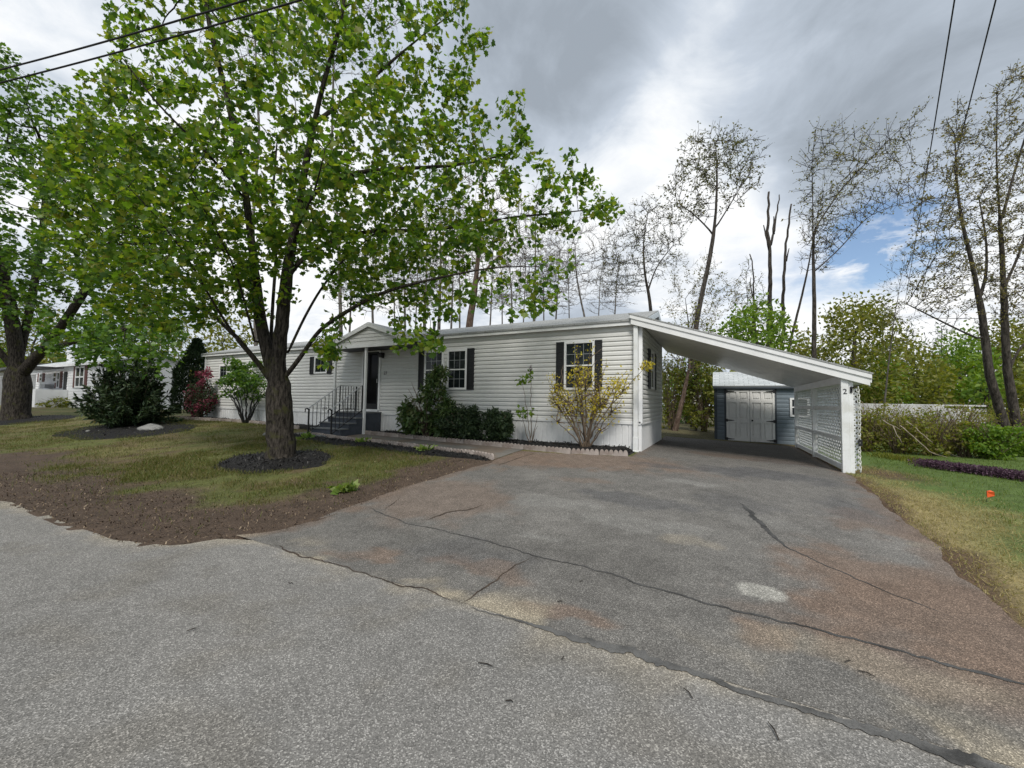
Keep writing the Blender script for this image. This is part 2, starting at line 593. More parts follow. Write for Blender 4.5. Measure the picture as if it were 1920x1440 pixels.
def resample(p, step):
    p = np.array(p, float)
    d = np.linalg.norm(np.diff(p, axis=0), axis=1)
    s = np.concatenate([[0], np.cumsum(d)])
    n = max(2, int(s[-1] / step) + 1)
    t = np.linspace(0, s[-1], n)
    # smooth with a Catmull style blend of linear interpolation
    q = np.stack([np.interp(t, s, p[:, k]) for k in range(3)], 1)
    for _ in range(3):
        q[1:-1] = 0.5 * q[1:-1] + 0.25 * (q[:-2] + q[2:])
    return q


def grow(limbs, attr, step, kill, infl, iters=70, wob=0.12, up=0.0):
    """limbs: list of (points, index of the limb it leaves or None). Grows branches towards the attractors."""
    nodes = []
    par = []
    ends = []
    for pts, src in limbs:
        q = resample(pts, step)
        if src is None:
            p0 = -1
        else:
            cand = ends[src]
            a = np.array([nodes[i] for i in cand])
            p0 = cand[int(np.argmin(((a - q[0]) ** 2).sum(1)))]
        ids = []
        for k, p in enumerate(q):
            if src is not None and k == 0 and np.linalg.norm(p - nodes[p0]) < step * 0.7:
                ids.append(p0)
                continue
            nodes.append(p)
            par.append(ids[-1] if ids else p0)
            ids.append(len(nodes) - 1)
        ends.append(ids)
    P = np.array(nodes)
    A = np.array(attr)
    best = np.full(len(A), 1e9)
    near = np.zeros(len(A), int)

    def upd(P0, off, A, best, near):
        for c in range(0, len(P0), 400):
            blk = P0[c:c + 400]
            d = np.linalg.norm(A[:, None, :] - blk[None], axis=2)
            j = d.argmin(1)
            dm = d[np.arange(len(A)), j]
            m = dm < best
            best[m] = dm[m]
            near[m] = off + c + j[m]
    upd(P, 0, A, best, near)
    first_infl = infl
    for it in range(iters):
        if not len(A):
            break
        act = best < first_infl
        if not act.any():
            first_infl *= 1.5
            if first_infl > 60:
                break
            continue
        d = A[act] - P[near[act]]
        d /= np.linalg.norm(d, axis=1)[:, None] + 1e-9
        ids, inv = np.unique(near[act], return_inverse=True)
        D = np.zeros((len(ids), 3))
        np.add.at(D, inv, d)
        D += RNG.normal(size=D.shape) * wob
        D[:, 2] += up
        D /= np.linalg.norm(D, axis=1)[:, None] + 1e-9
        new = P[ids] + D * step
        off = len(P)
        P = np.vstack([P, new])
        par.extend(ids.tolist())
        upd(new, off, A, best, near)
        keep = best > kill
        A = A[keep]
        best = best[keep]
        near = near[keep]
    par = np.array(par)
    return P, par


def radii(P, par, rbase, rtip, taper=0.0, span=1.0):
    n = len(P)
    kids = np.bincount(par[par >= 0], minlength=n)
    tips = np.zeros(n)
    order = np.arange(n - 1, -1, -1)
    tips[kids == 0] = 1
    for i in order:
        if par[i] >= 0:
            tips[par[i]] += tips[i]
    root = tips[0]
    e = math.log(max(root, 2)) / math.log(rbase / rtip)
    r = rtip * tips ** (1 / e)
    if taper:
        ln = np.zeros(n)
        for i in range(n):
            if par[i] >= 0:
                ln[i] = ln[par[i]] + np.linalg.norm(P[i] - P[par[i]])
        r = np.maximum(r * (1 - taper * np.clip(ln / span, 0, 1)), rtip)
    return r, kids, tips


def skeleton_mesh(mb, P, par, r, kids, flare=0.0, zbase=0.0, rough=0.0):
    n = len(P)
    ch = [[] for _ in range(n)]
    for i, p in enumerate(par):
        if p >= 0:
            ch[p].append(i)
    stack = [(0, -1)]
    while stack:
        i, src = stack.pop()
        line = [src, i] if src >= 0 else [i]
        while True:
            c = ch[line[-1]]
            if not c:
                break
            c = sorted(c, key=lambda k: -r[k])
            for k in c[1:]:
                stack.append((k, line[-1]))
            line.append(c[0])
        pts = P[line].copy()
        rr = r[line].copy()
        if src >= 0 and len(rr) > 1:
            rr[0] = min(rr[0], rr[1] * 1.35)
        if len(pts) < 2:
            continue
        if len(rr) > 4:
            for _ in range(2):
                rr[1:-1] = 0.5 * rr[1:-1] + 0.25 * (rr[:-2] + rr[2:])
        if flare and src < 0:
            h = pts[:, 2] - zbase
            rr = rr * (1 + flare * np.exp(-np.clip(h, 0, None) / 0.22))
        big = rr.max()
        if flare and src < 0:
            pts[2:] += RNG.normal(size=pts[2:].shape) * np.minimum(rr[2:], 0.3)[:, None] * 0.05
        k = 16 if big > 0.12 else (8 if big > 0.04 else (5 if big > 0.015 else 3))
        mb.tube(pts, rr, k, cap=True)


def inpoly(x, y, poly):
    poly = np.array(poly, float)
    n = len(poly)
    c = np.zeros(len(x), bool)
    j = n - 1
    for i in range(n):
        xi, yi = poly[i]
        xj, yj = poly[j]
        t = ((yi > y) != (yj > y)) & (x < (xj - xi) * (y - yi) / (yj - yi + 1e-12) + xi)
        c ^= t
        j = i
    return c


def edist(x, y, poly):
    poly = np.array(poly, float)
    d = np.full(len(x), 1e9)
    for i in range(len(poly)):
        a = poly[i]
        b = poly[(i + 1) % len(poly)]
        ab = b - a
        t = np.clip(((x - a[0]) * ab[0] + (y - a[1]) * ab[1]) / (ab @ ab + 1e-9), 0, 1)
        d = np.minimum(d, np.hypot(x - a[0] - t * ab[0], y - a[1] - t * ab[1]))
    return d


def crown_points(poly, depth, thick, n, seed=3, clump=0.5, power=0.6, zmin=None):
    """points in a rounded crown: silhouette polygon (seen from the street) given real depth and thickness"""
    poly = np.array(poly, float)
    lo = poly.min(0)
    hi = poly.max(0)
    out = []
    rng = np.random.default_rng(seed)
    tot = 0
    while tot < n:
        x = rng.uniform(lo[0], hi[0], 4 * n)
        y = rng.uniform(lo[1], hi[1], 4 * n)
        m = inpoly(x, y, poly)
        sc_ = (hi - lo).min() / 5.0
        m &= rng.uniform(size=len(x)) < np.clip(1 - clump + clump * 2.2 * (vnoise(x / sc_, y / sc_, seed) - 0.15), 0.03, 1)
        x = x[m]
        y = y[m]
        e = edist(x, y, poly)
        t = np.clip(e / (0.38 * (hi - lo).min()), 0.03, 1) ** power
        dz = rng.uniform(-1, 1, len(x)) * thick * t
        D = depth + dz
        R = FA[None] + XA[None] * ((x - 960) / F)[:, None] - ZA[None] * ((y - 720) / F)[:, None]
        pts = CAM[None] + R * D[:, None]
        if zmin is not None:
            pts = pts[pts[:, 2] > zmin]
        out.append(pts)
        tot += len(pts)
    return np.concatenate(out)[:n]


def px_line(lst):
    return [atd(x, y, d) for x, y, d in lst]


def tree(name, label, cat, limbs, attr, step, kill, infl, rbase, rtip, bark, crowns, group=None, flare=0.0, leafr=0.02, twigs=0,
         twiglen=0.4, iters=70, up=0.0, wob=0.12, density=1.0, taper=0.0, tuft=None):
    """crowns: list of (material, template, smin, smax, leaves per anchor, spread, kwargs)"""
    base = np.array(limbs[0][0][0])
    root = thing(name, label, cat, base, group)
    P, par = grow(limbs, attr, step, kill, infl, iters, wob, up)
    span = sum(np.linalg.norm(np.array(a) - np.array(b)) for a, b in zip(limbs[0][0][:-1], limbs[0][0][1:]))
    r, kids, tips = radii(P, par, rbase, rtip, taper, max(span, 4.0))
    if twigs:
        cand = np.where((r < leafr))[0]
        src = np.repeat(cand, twigs)
        src = src[RNG.uniform(size=len(src)) < density]
        pd = P[src] - P[np.maximum(par[src], 0)]
        pd /= np.linalg.norm(pd, axis=1)[:, None] + 1e-9
        d = pd * 0.8 + RNG.normal(size=pd.shape) * 0.55
        d[:, 2] += 0.15
        d /= np.linalg.norm(d, axis=1)[:, None]
        ln = RNG.uniform(0.4, 1.0, len(src)) * twiglen
        n0 = len(P)
        P = np.vstack([P, P[src] + d * ln[:, None] * 0.5, P[src] + d * ln[:, None] + RNG.normal(size=d.shape) * 0.1 * twiglen])
        k = len(src)
        par = np.concatenate([par, src, np.arange(n0, n0 + k)])
        r = np.concatenate([r, np.full(k, rtip * 0.8), np.full(k, rtip * 0.5)])
        kids = np.bincount(par[par >= 0], minlength=len(P))
    mb = MB()
    skeleton_mesh(mb, P, par, r, kids, flare, base[2])
    mb.build('trunk', bark, root, smooth=True, fixn=False)
    anc = np.where(r < leafr)[0]
    wgt = np.where(kids[anc] == 0, 1.0, tuft) if tuft is not None else np.ones(len(anc))
    first = True
    for material, kind, s0, s1, per, spread, kw in crowns:
        k = RNG.poisson(per * wgt)
        a = np.repeat(anc, k)
        if len(a) == 0:
            continue
        pd = P[a] - P[np.maximum(par[a], 0)]
        pd /= np.linalg.norm(pd, axis=1)[:, None] + 1e-9
        off = RNG.normal(size=(len(a), 3)) * spread
        dirs = off / (np.linalg.norm(off, axis=1)[:, None] + 1e-9) * 0.7 + pd * 0.4
        leafcloud('crown' if first else 'blossom', P[a] + off * 0.8, kind, s0, s1, material, root, dirs=dirs, **kw)
        first = False
    return root


exec_parts = []
# ================================================================== SETTING
UR, UL, V0, V1 = -1.60, -21.3, 9.79, 13.60


def grid_axis(segs):
    out = [np.array([segs[0][0]])]
    for a, b, s in segs:
        n = max(1, int(round((b - a) / s)))
        out.append(np.linspace(a, b, n + 1)[1:])
    return np.concatenate(out)


def grid_mesh(name, X, Y, Z, colr, material, kind, smooth=True):
    ny, nx = X.shape
    me = bpy.data.meshes.new(name)
    idx = np.arange(nx * ny).reshape(ny, nx)
    q = np.stack([idx[:-1, :-1], idx[:-1, 1:], idx[1:, 1:], idx[1:, :-1]], -1).reshape(-1, 4)
    me.vertices.add(nx * ny)
    me.vertices.foreach_set('co', np.stack([X, Y, Z], -1).astype(np.float32).ravel())
    me.loops.add(q.size)
    me.loops.foreach_set('vertex_index', q.ravel().astype(np.int32))
    me.polygons.add(len(q))
    me.polygons.foreach_set('loop_start', (np.arange(len(q)) * 4).astype(np.int32))
    me.polygons.foreach_set('loop_total', np.full(len(q), 4, np.int32))
    me.update(calc_edges=True)
    if colr is not None:
        a = me.color_attributes.new('Col', 'FLOAT_COLOR', 'POINT')
        c = np.concatenate([np.clip(colr, 0, 1), np.ones(colr.shape[:2] + (1,))], -1)
        a.data.foreach_set('color', c.astype(np.float32).ravel())
    o = place(name, me, None, material, smooth)
    tag(o, kind=kind)
    return o


# outline of road and driveway, measured on the ground
LAWN = [G(*p) for p in ((0, 940), (110, 975), (220, 1015), (330, 1028), (430, 1015), (530, 995))]
DRL = [G(*p) for p in ((430, 1015), (530, 995), (640, 960), (730, 925), (830, 893), (925, 868))]
DRR = [G(*p) for p in ((1592, 893), (1640, 930), (1700, 985), (1745, 1025), (1800, 1085), (1920, 1185))][::-1]
DRLv = np.array([2.3] + [p[1] for p in DRL][1:])
DRLu = np.array([-4.75] + [p[0] for p in DRL][1:])
DRRv = np.array([2.5] + [p[1] for p in DRR])
DRRu = np.array([DRR[0][0] + 0.35] + [p[0] for p in DRR])


def drive_left(v):
    a = np.interp(v, DRLv, DRLu)
    a = np.where(v > DRLv[-1], np.interp(v, [DRLv[-1], 7.2, 8.40, 8.46, 8.78, 20], [DRLu[-1] - 0.02, -4.1, -4.1, -2.9, -1.63, -1.63]), a)
    return a


def drive_right(v):
    return np.interp(v, list(DRRv) + [9.7, 15.0], list(DRRu) + [2.14, 2.14])


def road_edge(u):
    us = [-200] + [p[0] for p in LAWN[:4]] + [-4.75, -4.2, 2.3, 4, 200]
    vs = [LAWN[0][1] - 0.1] + [p[1] for p in LAWN[:4]] + [2.3, 2.56, 2.56, 2.2, 2.1]
    return np.interp(u, us, vs)


# ---- ground
gu = grid_axis([(-400, -80, 20), (-80, -26, 1.5), (-26, 10, 0.14), (10, 40, 1.2), (40, 400, 18)])
gv = grid_axis([(-60, -8, 8), (-8, 1, 1), (1, 19, 0.14), (19, 60, 1.5), (60, 500, 20)])
GX, GY = np.meshgrid(gu, gv)
n1 = fbm(GX * 0.55, GY * 0.55, 3)
n2 = fbm(GX * 2.1, GY * 2.1, 9)
n3 = fbm(GX * 6, GY * 6, 21)
dl = np.minimum(GY - road_edge(GX), np.where(GY < 7.2, drive_left(GY) - GX, 9))
soil = sstep((1.9 - dl + (n1 - 0.5) * 2.2 + (n2 - 0.5) * 1.6) / 0.9) * (GX < -3)
soil = np.maximum(soil, 0.75 * sstep((n2 + 0.6 * n1 - 0.98) / 0.18) * (GX < -3))
soil = np.maximum(soil, 0.9 * sstep((-5.2 - 0.25 * (GY - 2) - GX) * -1 / 1.0) * sstep((GX + 8.5) / 2.5) * sstep((6.9 - GY) / 1.0) * sstep((n1 - 0.35) / 0.2) * (GX < -4))


def mixc(a, b, t):
    return a * (1 - t[..., None]) + np.array(b) * t[..., None]


gcol = np.zeros(GX.shape + (3,)) + np.array([0.095, 0.105, 0.03])
gcol = mixc(gcol, (0.145, 0.125, 0.05), sstep((n1 - 0.45) / 0.2) * 0.8)
gcol = mixc(gcol, (0.12, 0.085, 0.045), sstep((n2 - 0.5) / 0.14) * 0.7)
gcol = mixc(gcol, (0.078, 0.055, 0.040), np.clip(soil, 0, 1))
right = (GX > 1.2)
dr = GX - drive_right(GY)
rcol = np.zeros(GX.shape + (3,)) + np.array([0.085, 0.13, 0.03])
rcol = mixc(rcol, (0.26, 0.215, 0.10), sstep((1.95 - 0.1 * GY - dr + (n1 - 0.5) * 1.8 - 0.13 * (GY - 5)) / 0.8) * (GY < 11.5))
rcol = mixc(rcol, (0.10, 0.065, 0.04), sstep((0.28 - dr + (n2 - 0.5) * 0.5) / 0.2))
rcol = mixc(rcol, (0.10, 0.065, 0.04), sstep(1 - np.hypot(GX - 2.7, (GY - 10.0) / 1.5) / 0.9 + (n2 - 0.5)))
gcol = np.where(right[..., None], rcol, gcol)
back = sstep((GY - np.where(GX > 2.3, 17.5, 14.2)) / 1.5)
gcol = mixc(gcol, (0.085, 0.075, 0.038), back * 0.85)
gcol *= (0.75 + 0.5 * n3)[..., None]
GZ = T(GX, GY)
underpave = (GY < road_edge(GX) - 0.12) | ((GX > drive_left(GY) + 0.1) & (GX < drive_right(GY) - 0.1) & (GY < 15.1) & (GY > 1))
GZ = np.where(underpave, GZ - 0.05, GZ + 0.012 * (n3 - 0.5) + 0.02)
GZ = np.where((GX > UL) & (GX < UR) & (GY > V0 + 0.1) & (GY < V1 - 0.1), GZ - 0.1, GZ)
grid_mesh('ground', GX, GY, GZ, gcol, M['ground'], 'structure')

# ---- road
ru = grid_axis([(-120, -14, 2), (-14, 6, 0.1), (6, 80, 2)])
rt = np.linspace(0, 1, 90) ** 0.7
RU, RT = np.meshgrid(ru, rt)
RV = -7.5 + (road_edge(RU) + 7.5 + (fbm(RU * 3, RU * 0 + 2, 5) - 0.5) * 0.10 * (RT > 0.999)) * RT
RZ = T(RU, RV) + 0.0195
rn = fbm(RU * 0.8, RV * 0.8, 31)
rn2 = fbm(RU * 3.1, RV * 3.1, 33)
rc = np.zeros(RU.shape + (3,)) + np.array([0.212, 0.205, 0.193])
rc *= (0.86 + 0.28 * rn)[..., None]
edge = road_edge(RU) - RV
rc = mixc(rc, (0.34, 0.30, 0.235), sstep((0.26 - edge + (rn2 - 0.5) * 0.5) / 0.35) * 0.8 * (0.45 + 0.55 * (RU < 0.6)))
rc = mixc(rc, (0.16, 0.145, 0.12), sstep((rn2 - 0.56) / 0.15) * 0.35)
grid_mesh('road', RU, RV, RZ, rc, M['road'], 'structure')

# ---- driveway
dv = grid_axis([(2.50, 9.7, 0.045), (9.7, 15.1, 0.09)])
ds = np.linspace(0, 1, 130)
DS, DV = np.meshgrid(ds, dv)
jl = (fbm(DV * 2.2, DV * 0, 41) - 0.5) * 0.16
jr = (fbm(DV * 2.0, DV * 0, 47) - 0.5) * 0.22
DU = drive_left(DV) + jl * (DV < 7) + (drive_right(DV) + jr * (DV < 9.5) - drive_left(DV) - jl * (DV < 7)) * DS
DZ = T(DU, DV) + 0.022
dn = fbm(DU * 1.1, DV * 1.1, 51)
dn2 = fbm(DU * 4, DV * 4, 57)
dn4 = fbm(DU * 13, DV * 13, 59)
dc = np.zeros(DU.shape + (3,)) + np.array([0.152, 0.145, 0.134])
dc *= (0.72 + 0.56 * dn)[..., None]
BROWN = np.array((0.178, 0.128, 0.097))
SAND = np.array((0.34, 0.295, 0.22))
PALE = np.array((0.235, 0.23, 0.215))
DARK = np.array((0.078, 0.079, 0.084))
STAINS = [(1440, 1205, .26, .2, BROWN, .75), (690, 1045, .3, .16, BROWN, .7), (900, 1075, .38, .16, BROWN, .6), (1075, 1155, .32, .12, BROWN, .7),
          (1640, 1090, .7, .55, BROWN, .8), (1790, 1170, .8, .7, BROWN, .9), (1900, 1300, .7, .4, BROWN, .6), (1640, 985, .5, .5, BROWN, .6),
          (1420, 862, 1.3, .5, BROWN * 0.85, .7), (1100, 862, 1.9, .9, BROWN, .75), (960, 862, 1.0, .7, BROWN, .75), (820, 935, 1.1, .9, BROWN, .55), (1560, 1180, .5, .16, BROWN, .35),
          (1710, 1025, .22, .14, SAND, .35), (1310, 912, .45, .16, PALE, .55), (1050, 945, .7, .22, PALE, .45), (1200, 985, .8, .25, PALE, .4), (1290, 1018, .28, .14, SAND, .3),
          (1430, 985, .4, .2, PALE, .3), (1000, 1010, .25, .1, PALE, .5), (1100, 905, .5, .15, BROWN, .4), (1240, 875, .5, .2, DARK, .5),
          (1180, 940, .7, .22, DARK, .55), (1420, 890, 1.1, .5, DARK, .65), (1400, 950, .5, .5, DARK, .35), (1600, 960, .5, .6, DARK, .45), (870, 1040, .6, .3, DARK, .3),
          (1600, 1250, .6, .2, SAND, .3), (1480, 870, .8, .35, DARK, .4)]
wx_ = 0.9 * (fbm(DU * 1.7, DV * 1.7, 81) - 0.5) + 0.25 * (fbm(DU * 8, DV * 8, 83) - 0.5)
wy_ = 0.5 * (fbm(DU * 1.7, DV * 1.7, 85) - 0.5) + 0.2 * (fbm(DU * 8, DV * 8, 87) - 0.5)
for x, y, a, b_, c_, k in STAINS:
    p = G(x, y)
    d2 = ((DU + wx_ - p[0]) / a) ** 2 + ((DV + wy_ - p[1]) / b_) ** 2
    w = k * sstep((1.25 * np.exp(-d2 * 0.75) - 0.75 * (1 - dn2) + 0.10 * dn4) / 0.55)
    dc = mixc(dc, c_, np.clip(w, 0, 1))
sd = DV - 2.56
dc = mixc(dc, SAND, np.clip(np.exp(-(sd / 0.20) ** 2) * sstep((fbm(DU * 2.4, DV * 2.4, 61) - 0.38) / 0.2) * 0.85, 0, 1))
p = G(1427, 1115)
dpale = np.hypot((DU - p[0]) / 0.165, (DV - p[1]) / 0.125) + (dn2 - 0.5) * 0.25
dc = mixc(dc, (0.36, 0.35, 0.315), sstep((1.08 - dpale) / 0.16) * 0.85)
le = np.minimum((DU - drive_left(DV)), (drive_right(DV) - DU))
dc = mixc(dc, BROWN * 0.9, sstep((0.3 - le + (dn2 - 0.5) * 0.5) / 0.3) * 0.6)
dc = mixc(dc, (0.06, 0.054, 0.05), sstep((DV - 9.7) / 1.2) * 0.6)  # floor under the carport painted darker, standing in for the roof's shade
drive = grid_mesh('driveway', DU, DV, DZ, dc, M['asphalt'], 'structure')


def strip(name, pix, widths, material, parent, dz=0.0252, jit=0.35, seed=1):
    pts = np.array([G(x, y, 0.022) for x, y in pix])
    d = np.concatenate([[0], np.cumsum(np.linalg.norm(np.diff(pts, axis=0), axis=1))])
    n = max(6, int(d[-1] / 0.012))
    t = np.linspace(0, d[-1], n)
    u = np.interp(t, d, pts[:, 0])
    v = np.interp(t, d, pts[:, 1])
    w = np.interp(t, np.linspace(0, d[-1], len(widths)), widths)
    tu = np.gradient(u)
    tv = np.gradient(v)
    k = np.hypot(tu, tv)
    nu, nv_ = -tv / k, tu / k
    off = (fbm(t * 9, t * 0 + seed, seed) - 0.5) * 0.055
    u = u + nu * off
    v = v + nv_ * off
    wl = w * (0.18 + jit * 2.2 * fbm(t * 34, t * 0, seed + 3))
    wr = w * (0.18 + jit * 2.2 * fbm(t * 34, t * 0, seed + 5))
    fade = np.clip(np.minimum(t, d[-1] - t) / 0.25, 0.08, 1)
    a = np.stack([u + nu * wl * fade, v + nv_ * wl * fade], 1)
    b = np.stack([u - nu * wr * fade, v - nv_ * wr * fade], 1)
    vs = []
    for q in (a, b):
        vs += [(x, y, float(T(x, y)) + dz) for x, y in q]
    fs = [(i, i + 1, n + i + 1, n + i) for i in range(n - 1)]
    me = bpy.data.meshes.new(name)
    me.from_pydata(vs, [], fs)
    return place(name, me, parent, material)


strip('crack', [(515, 1020), (560, 1042), (640, 1062), (735, 1095), (800, 1105), (862, 1132)], [.014, .016, .010, .008, .012, .008], M['crackbrown'], drive, seed=2)
strip('crack', [(862, 1132), (930, 1152), (1060, 1190), (1200, 1226), (1400, 1297), (1600, 1362), (1800, 1420), (1990, 1480)], [.006, .010, .05, .065, .035, .04, .065, .08], M['tar'], drive, seed=3)
strip('crack', [(690, 952), (760, 980), (850, 1000), (930, 1020), (1000, 1042), (1080, 1058), (1140, 1075), (1200, 1095), (1300, 1125), (1400, 1150), (1480, 1168), (1600, 1198), (1700, 1225), (1800, 1255), (1990, 1300)],
      [.02, .014, .014, .012, .012, .015, .014, .014, .018, .02, .022, .018, .02, .026, .028], M['crack'], drive, seed=4)
strip('crack', [(862, 1132), (920, 1095), (960, 1065), (1000, 1045)], [.018, .014, .012, .01], M['crackbrown'], drive, seed=5)
strip('crack', [(790, 978), (840, 960), (880, 955), (912, 946)], [.014, .03, .03, .016], M['crackbrown'], drive, seed=6)
strip('crack', [(1385, 942), (1410, 965), (1440, 995), (1480, 1030), (1560, 1065), (1650, 1105), (1740, 1140), (1800, 1165)], [.03, .06, .06, .035, .014, .012, .010, .008], M['crack'], drive, seed=7)
strip('crack', [(928, 874), (965, 862), (1002, 850)], [.02, .025, .02], M['crackbrown'], drive, seed=8)
strip('crack', [(720, 958), (735, 945), (750, 932)], [.01, .012, .01], M['crackbrown'], drive, seed=9)

# ---- walkway with the two lines of scalloped edging, and the planting beds
E_H = [G(*p) for p in ((647, 812), (700, 817), (800, 827), (948, 841), (1065, 852), (1178, 857))]
E_L = [G(*p) for p in ((585, 819), (652, 829), (706, 834), (780, 843), (846, 852), (900, 858), (925, 864))]
E_F = [G(*p) for p in ((337, 787), (400, 790), (450, 793), (495, 797), (560, 806))]


def along(line, u):
    a = np.array(line)
    return np.interp(u, a[:, 0], a[:, 1])


wu = np.linspace(-12.0, E_L[-1][0] + 0.02, 120)
wt = np.linspace(0, 1, 16)
WU, WT = np.meshgrid(wu, wt)
lo = along(E_L, WU)
hi = np.where(WU < E_H[0][0], E_H[0][1] + 0.05, along(E_H, WU))
WV = lo + (hi - lo) * WT
wn = fbm(WU * 2.2, WV * 2.2, 71)
wc = np.zeros(WU.shape + (3,)) + np.array([0.16, 0.15, 0.135])
wc = mixc(wc, (0.15, 0.11, 0.08), sstep((wn - 0.42) / 0.2) * 0.7)
grid_mesh('walkway', WU, WV, T(WU, WV) + 0.030, wc, M['walk'], 'structure')


def bed(name, u0, u1, flo, fhi, h, seed, nu=140, nv=16):
    bu = np.linspace(u0, u1, nu)
    bt = np.linspace(0, 1, nv)
    BU, BT = np.meshgrid(bu, bt)
    a = flo(BU)
    b = fhi(BU)
    BV = a + (b - a) * BT
    prof = np.minimum(1, np.minimum(BT, 1 - BT * 0.0) * 6)
    endt = np.clip(np.minimum(BU - u0, u1 - BU) / 0.3, 0, 1)
    BZ = T(BU, BV) + 0.012 + (h * (0.6 + 0.8 * fbm(BU * 2, BV * 2, seed)) + 0.05 * (fbm(BU * 14, BV * 14, seed + 2) - 0.5)) * prof * endt
    return grid_mesh(name, BU, BV, BZ, None, M['mulch'], 'structure', smooth=True), (BU, BV, BZ)


_, HB = bed('mulch_bed', -9.9, -1.68, lambda u: along(E_H, u) + 0.03, lambda u: u * 0 + V0 + 0.03, 0.10, 5)
_, FB = bed('mulch_bed', E_F[0][0] - 0.5, -11.7, lambda u: along(E_F, u) + 0.03, lambda u: u * 0 + V0 + 0.03, 0.08, 8)
LBu = [p[0] for p in E_L]
_, LB = bed('mulch_bed', -11.9, E_L[-1][0] - 0.05,
            lambda u: along(E_L, u) - 0.03 - 0.55 * np.clip(np.sin((u + 12.0) / 8.2 * math.pi), 0, 1) ** 0.6 * (0.8 + 0.5 * fbm(u * 1.1, u * 0, 91)) - 0.02,
            lambda u: along(E_L, u) - 0.02, 0.05, 11)


def ringbed(c, a, b, h, seed):
    r = np.linspace(0, 1, 14)
    t = np.linspace(0, 2 * math.pi, 61)
    R_, T_ = np.meshgrid(r, t)
    rr = R_ * (0.80 + 0.42 * fbm(np.cos(T_) * 2 + 5, np.sin(T_) * 2 + 5, seed))
    X = c[0] + rr * a * np.cos(T_)
    Y = c[1] + rr * b * np.sin(T_)
    Z = T(X, Y) + 0.022 + h * (1 - R_ ** 2.2) + 0.035 * (fbm(X * 14, Y * 14, seed + 1) - 0.5) * np.clip((1 - R_) * 4, 0, 1)
    return grid_mesh('mulch_ring', X, Y, Z, None, M['mulch'], 'structure'), (X, Y, Z)


MT = G(528, 862)
RC = (G(430, 880) + G(628, 868)) / 2
_, R1 = ringbed((MT[0] + 0.12, MT[1] - 0.18), 1.25, 1.02, 0.10, 13)
MT2 = G(32, 788)
_, R2 = ringbed((MT2[0] + 0.6, MT2[1]), 2.1, 1.7, 0.1, 17)
YB = G(240, 806)
_, R3 = ringbed((YB[0] + 0.2, YB[1] - 0.1), 2.9, 1.6, 0.06, 19)

# black chips lying on the mulch
cp = []
for X, Y, Z, n in ((*HB, 2600), (*FB, 500), (*LB, 1500), (*R1, 2200), (*R2, 300), (*R3, 500)):
    i = RNG.integers(0, X.shape[0] - 1, n)
    j = RNG.integers(0, X.shape[1] - 1, n)
    a, b = RNG.uniform(size=n), RNG.uniform(size=n)
    f = lambda Q: (Q[i, j] * (1 - a) + Q[i + 1, j] * a) * (1 - b) + (Q[i, j + 1] * (1 - a) + Q[i + 1, j + 1] * a) * b
    cp.append(np.stack([f(X), f(Y), f(Z) + 0.004], 1))
o = leafcloud('mulch_chips', np.concatenate(cp), 'chip', 0.025, 0.07, M['blackchip'], None, up=0.75, droop=0.0)
tag(o, 'loose black bark chips covering the planting beds and tree rings', 'mulch', kind='stuff')


def scatter(n, u0, u1, v0, v1, test):
    out = []
    k = 0
    while k < n:
        u = RNG.uniform(u0, u1, n * 2)
        v = RNG.uniform(v0, v1, n * 2)
        m = test(u, v)
        p = np.stack([u[m], v[m], T(u[m], v[m]) + 0.02], 1)
        out.append(p)
        k += len(p)
    return np.concatenate(out)[:n]


def nsoil(u, v):
    d = np.minimum(v - road_edge(u), np.where(v < 7.2, drive_left(v) - u, 9))
    return d, sstep((1.9 - d + (fbm(u * 0.55, v * 0.55, 3) - 0.5) * 2.2 + (fbm(u * 2.1, v * 2.1, 9) - 0.5) * 1.6) / 0.9)


def t_soil(u, v):
    d, s = nsoil(u, v)
    return (d > -0.06) & (RNG.uniform(size=len(u)) < s + 0.05) & (u < -4.0)


def t_lawn(u, v):
    d, s = nsoil(u, v)
    bedm = (v > along(E_L, u) - 0.5) & (u > -12.2)
    bedm |= np.hypot((u - MT[0] - .12) / 1.2, (v - MT[1] + .18) / 0.95) < 1
    bedm |= v > np.where(u < -11.7, along(E_F, u), 99)
    pn = fbm(u * 1.3, v * 1.3, 77)
    return (d > 0.2) & (~bedm) & (RNG.uniform(size=len(u)) < (1.03 - s) * np.clip(pn * 3.4 - 1.15, 0.04, 1)) & (u < -3.9)


def t_right(u, v):
    d = u - drive_right(v)
    return (d > 1.0 + 0.7 * (fbm(u * 1.3, v * 1.3, 5) - .5) - 0.0 * v)


def t_straw(u, v):
    d = u - drive_right(v)
    return (d > 0.02) & (RNG.uniform(size=len(u)) < np.clip(2.2 - 0.09 * v - d + (fbm(u * 1.5, v * 1.5, 5) - .5) * 2, 0, 1))


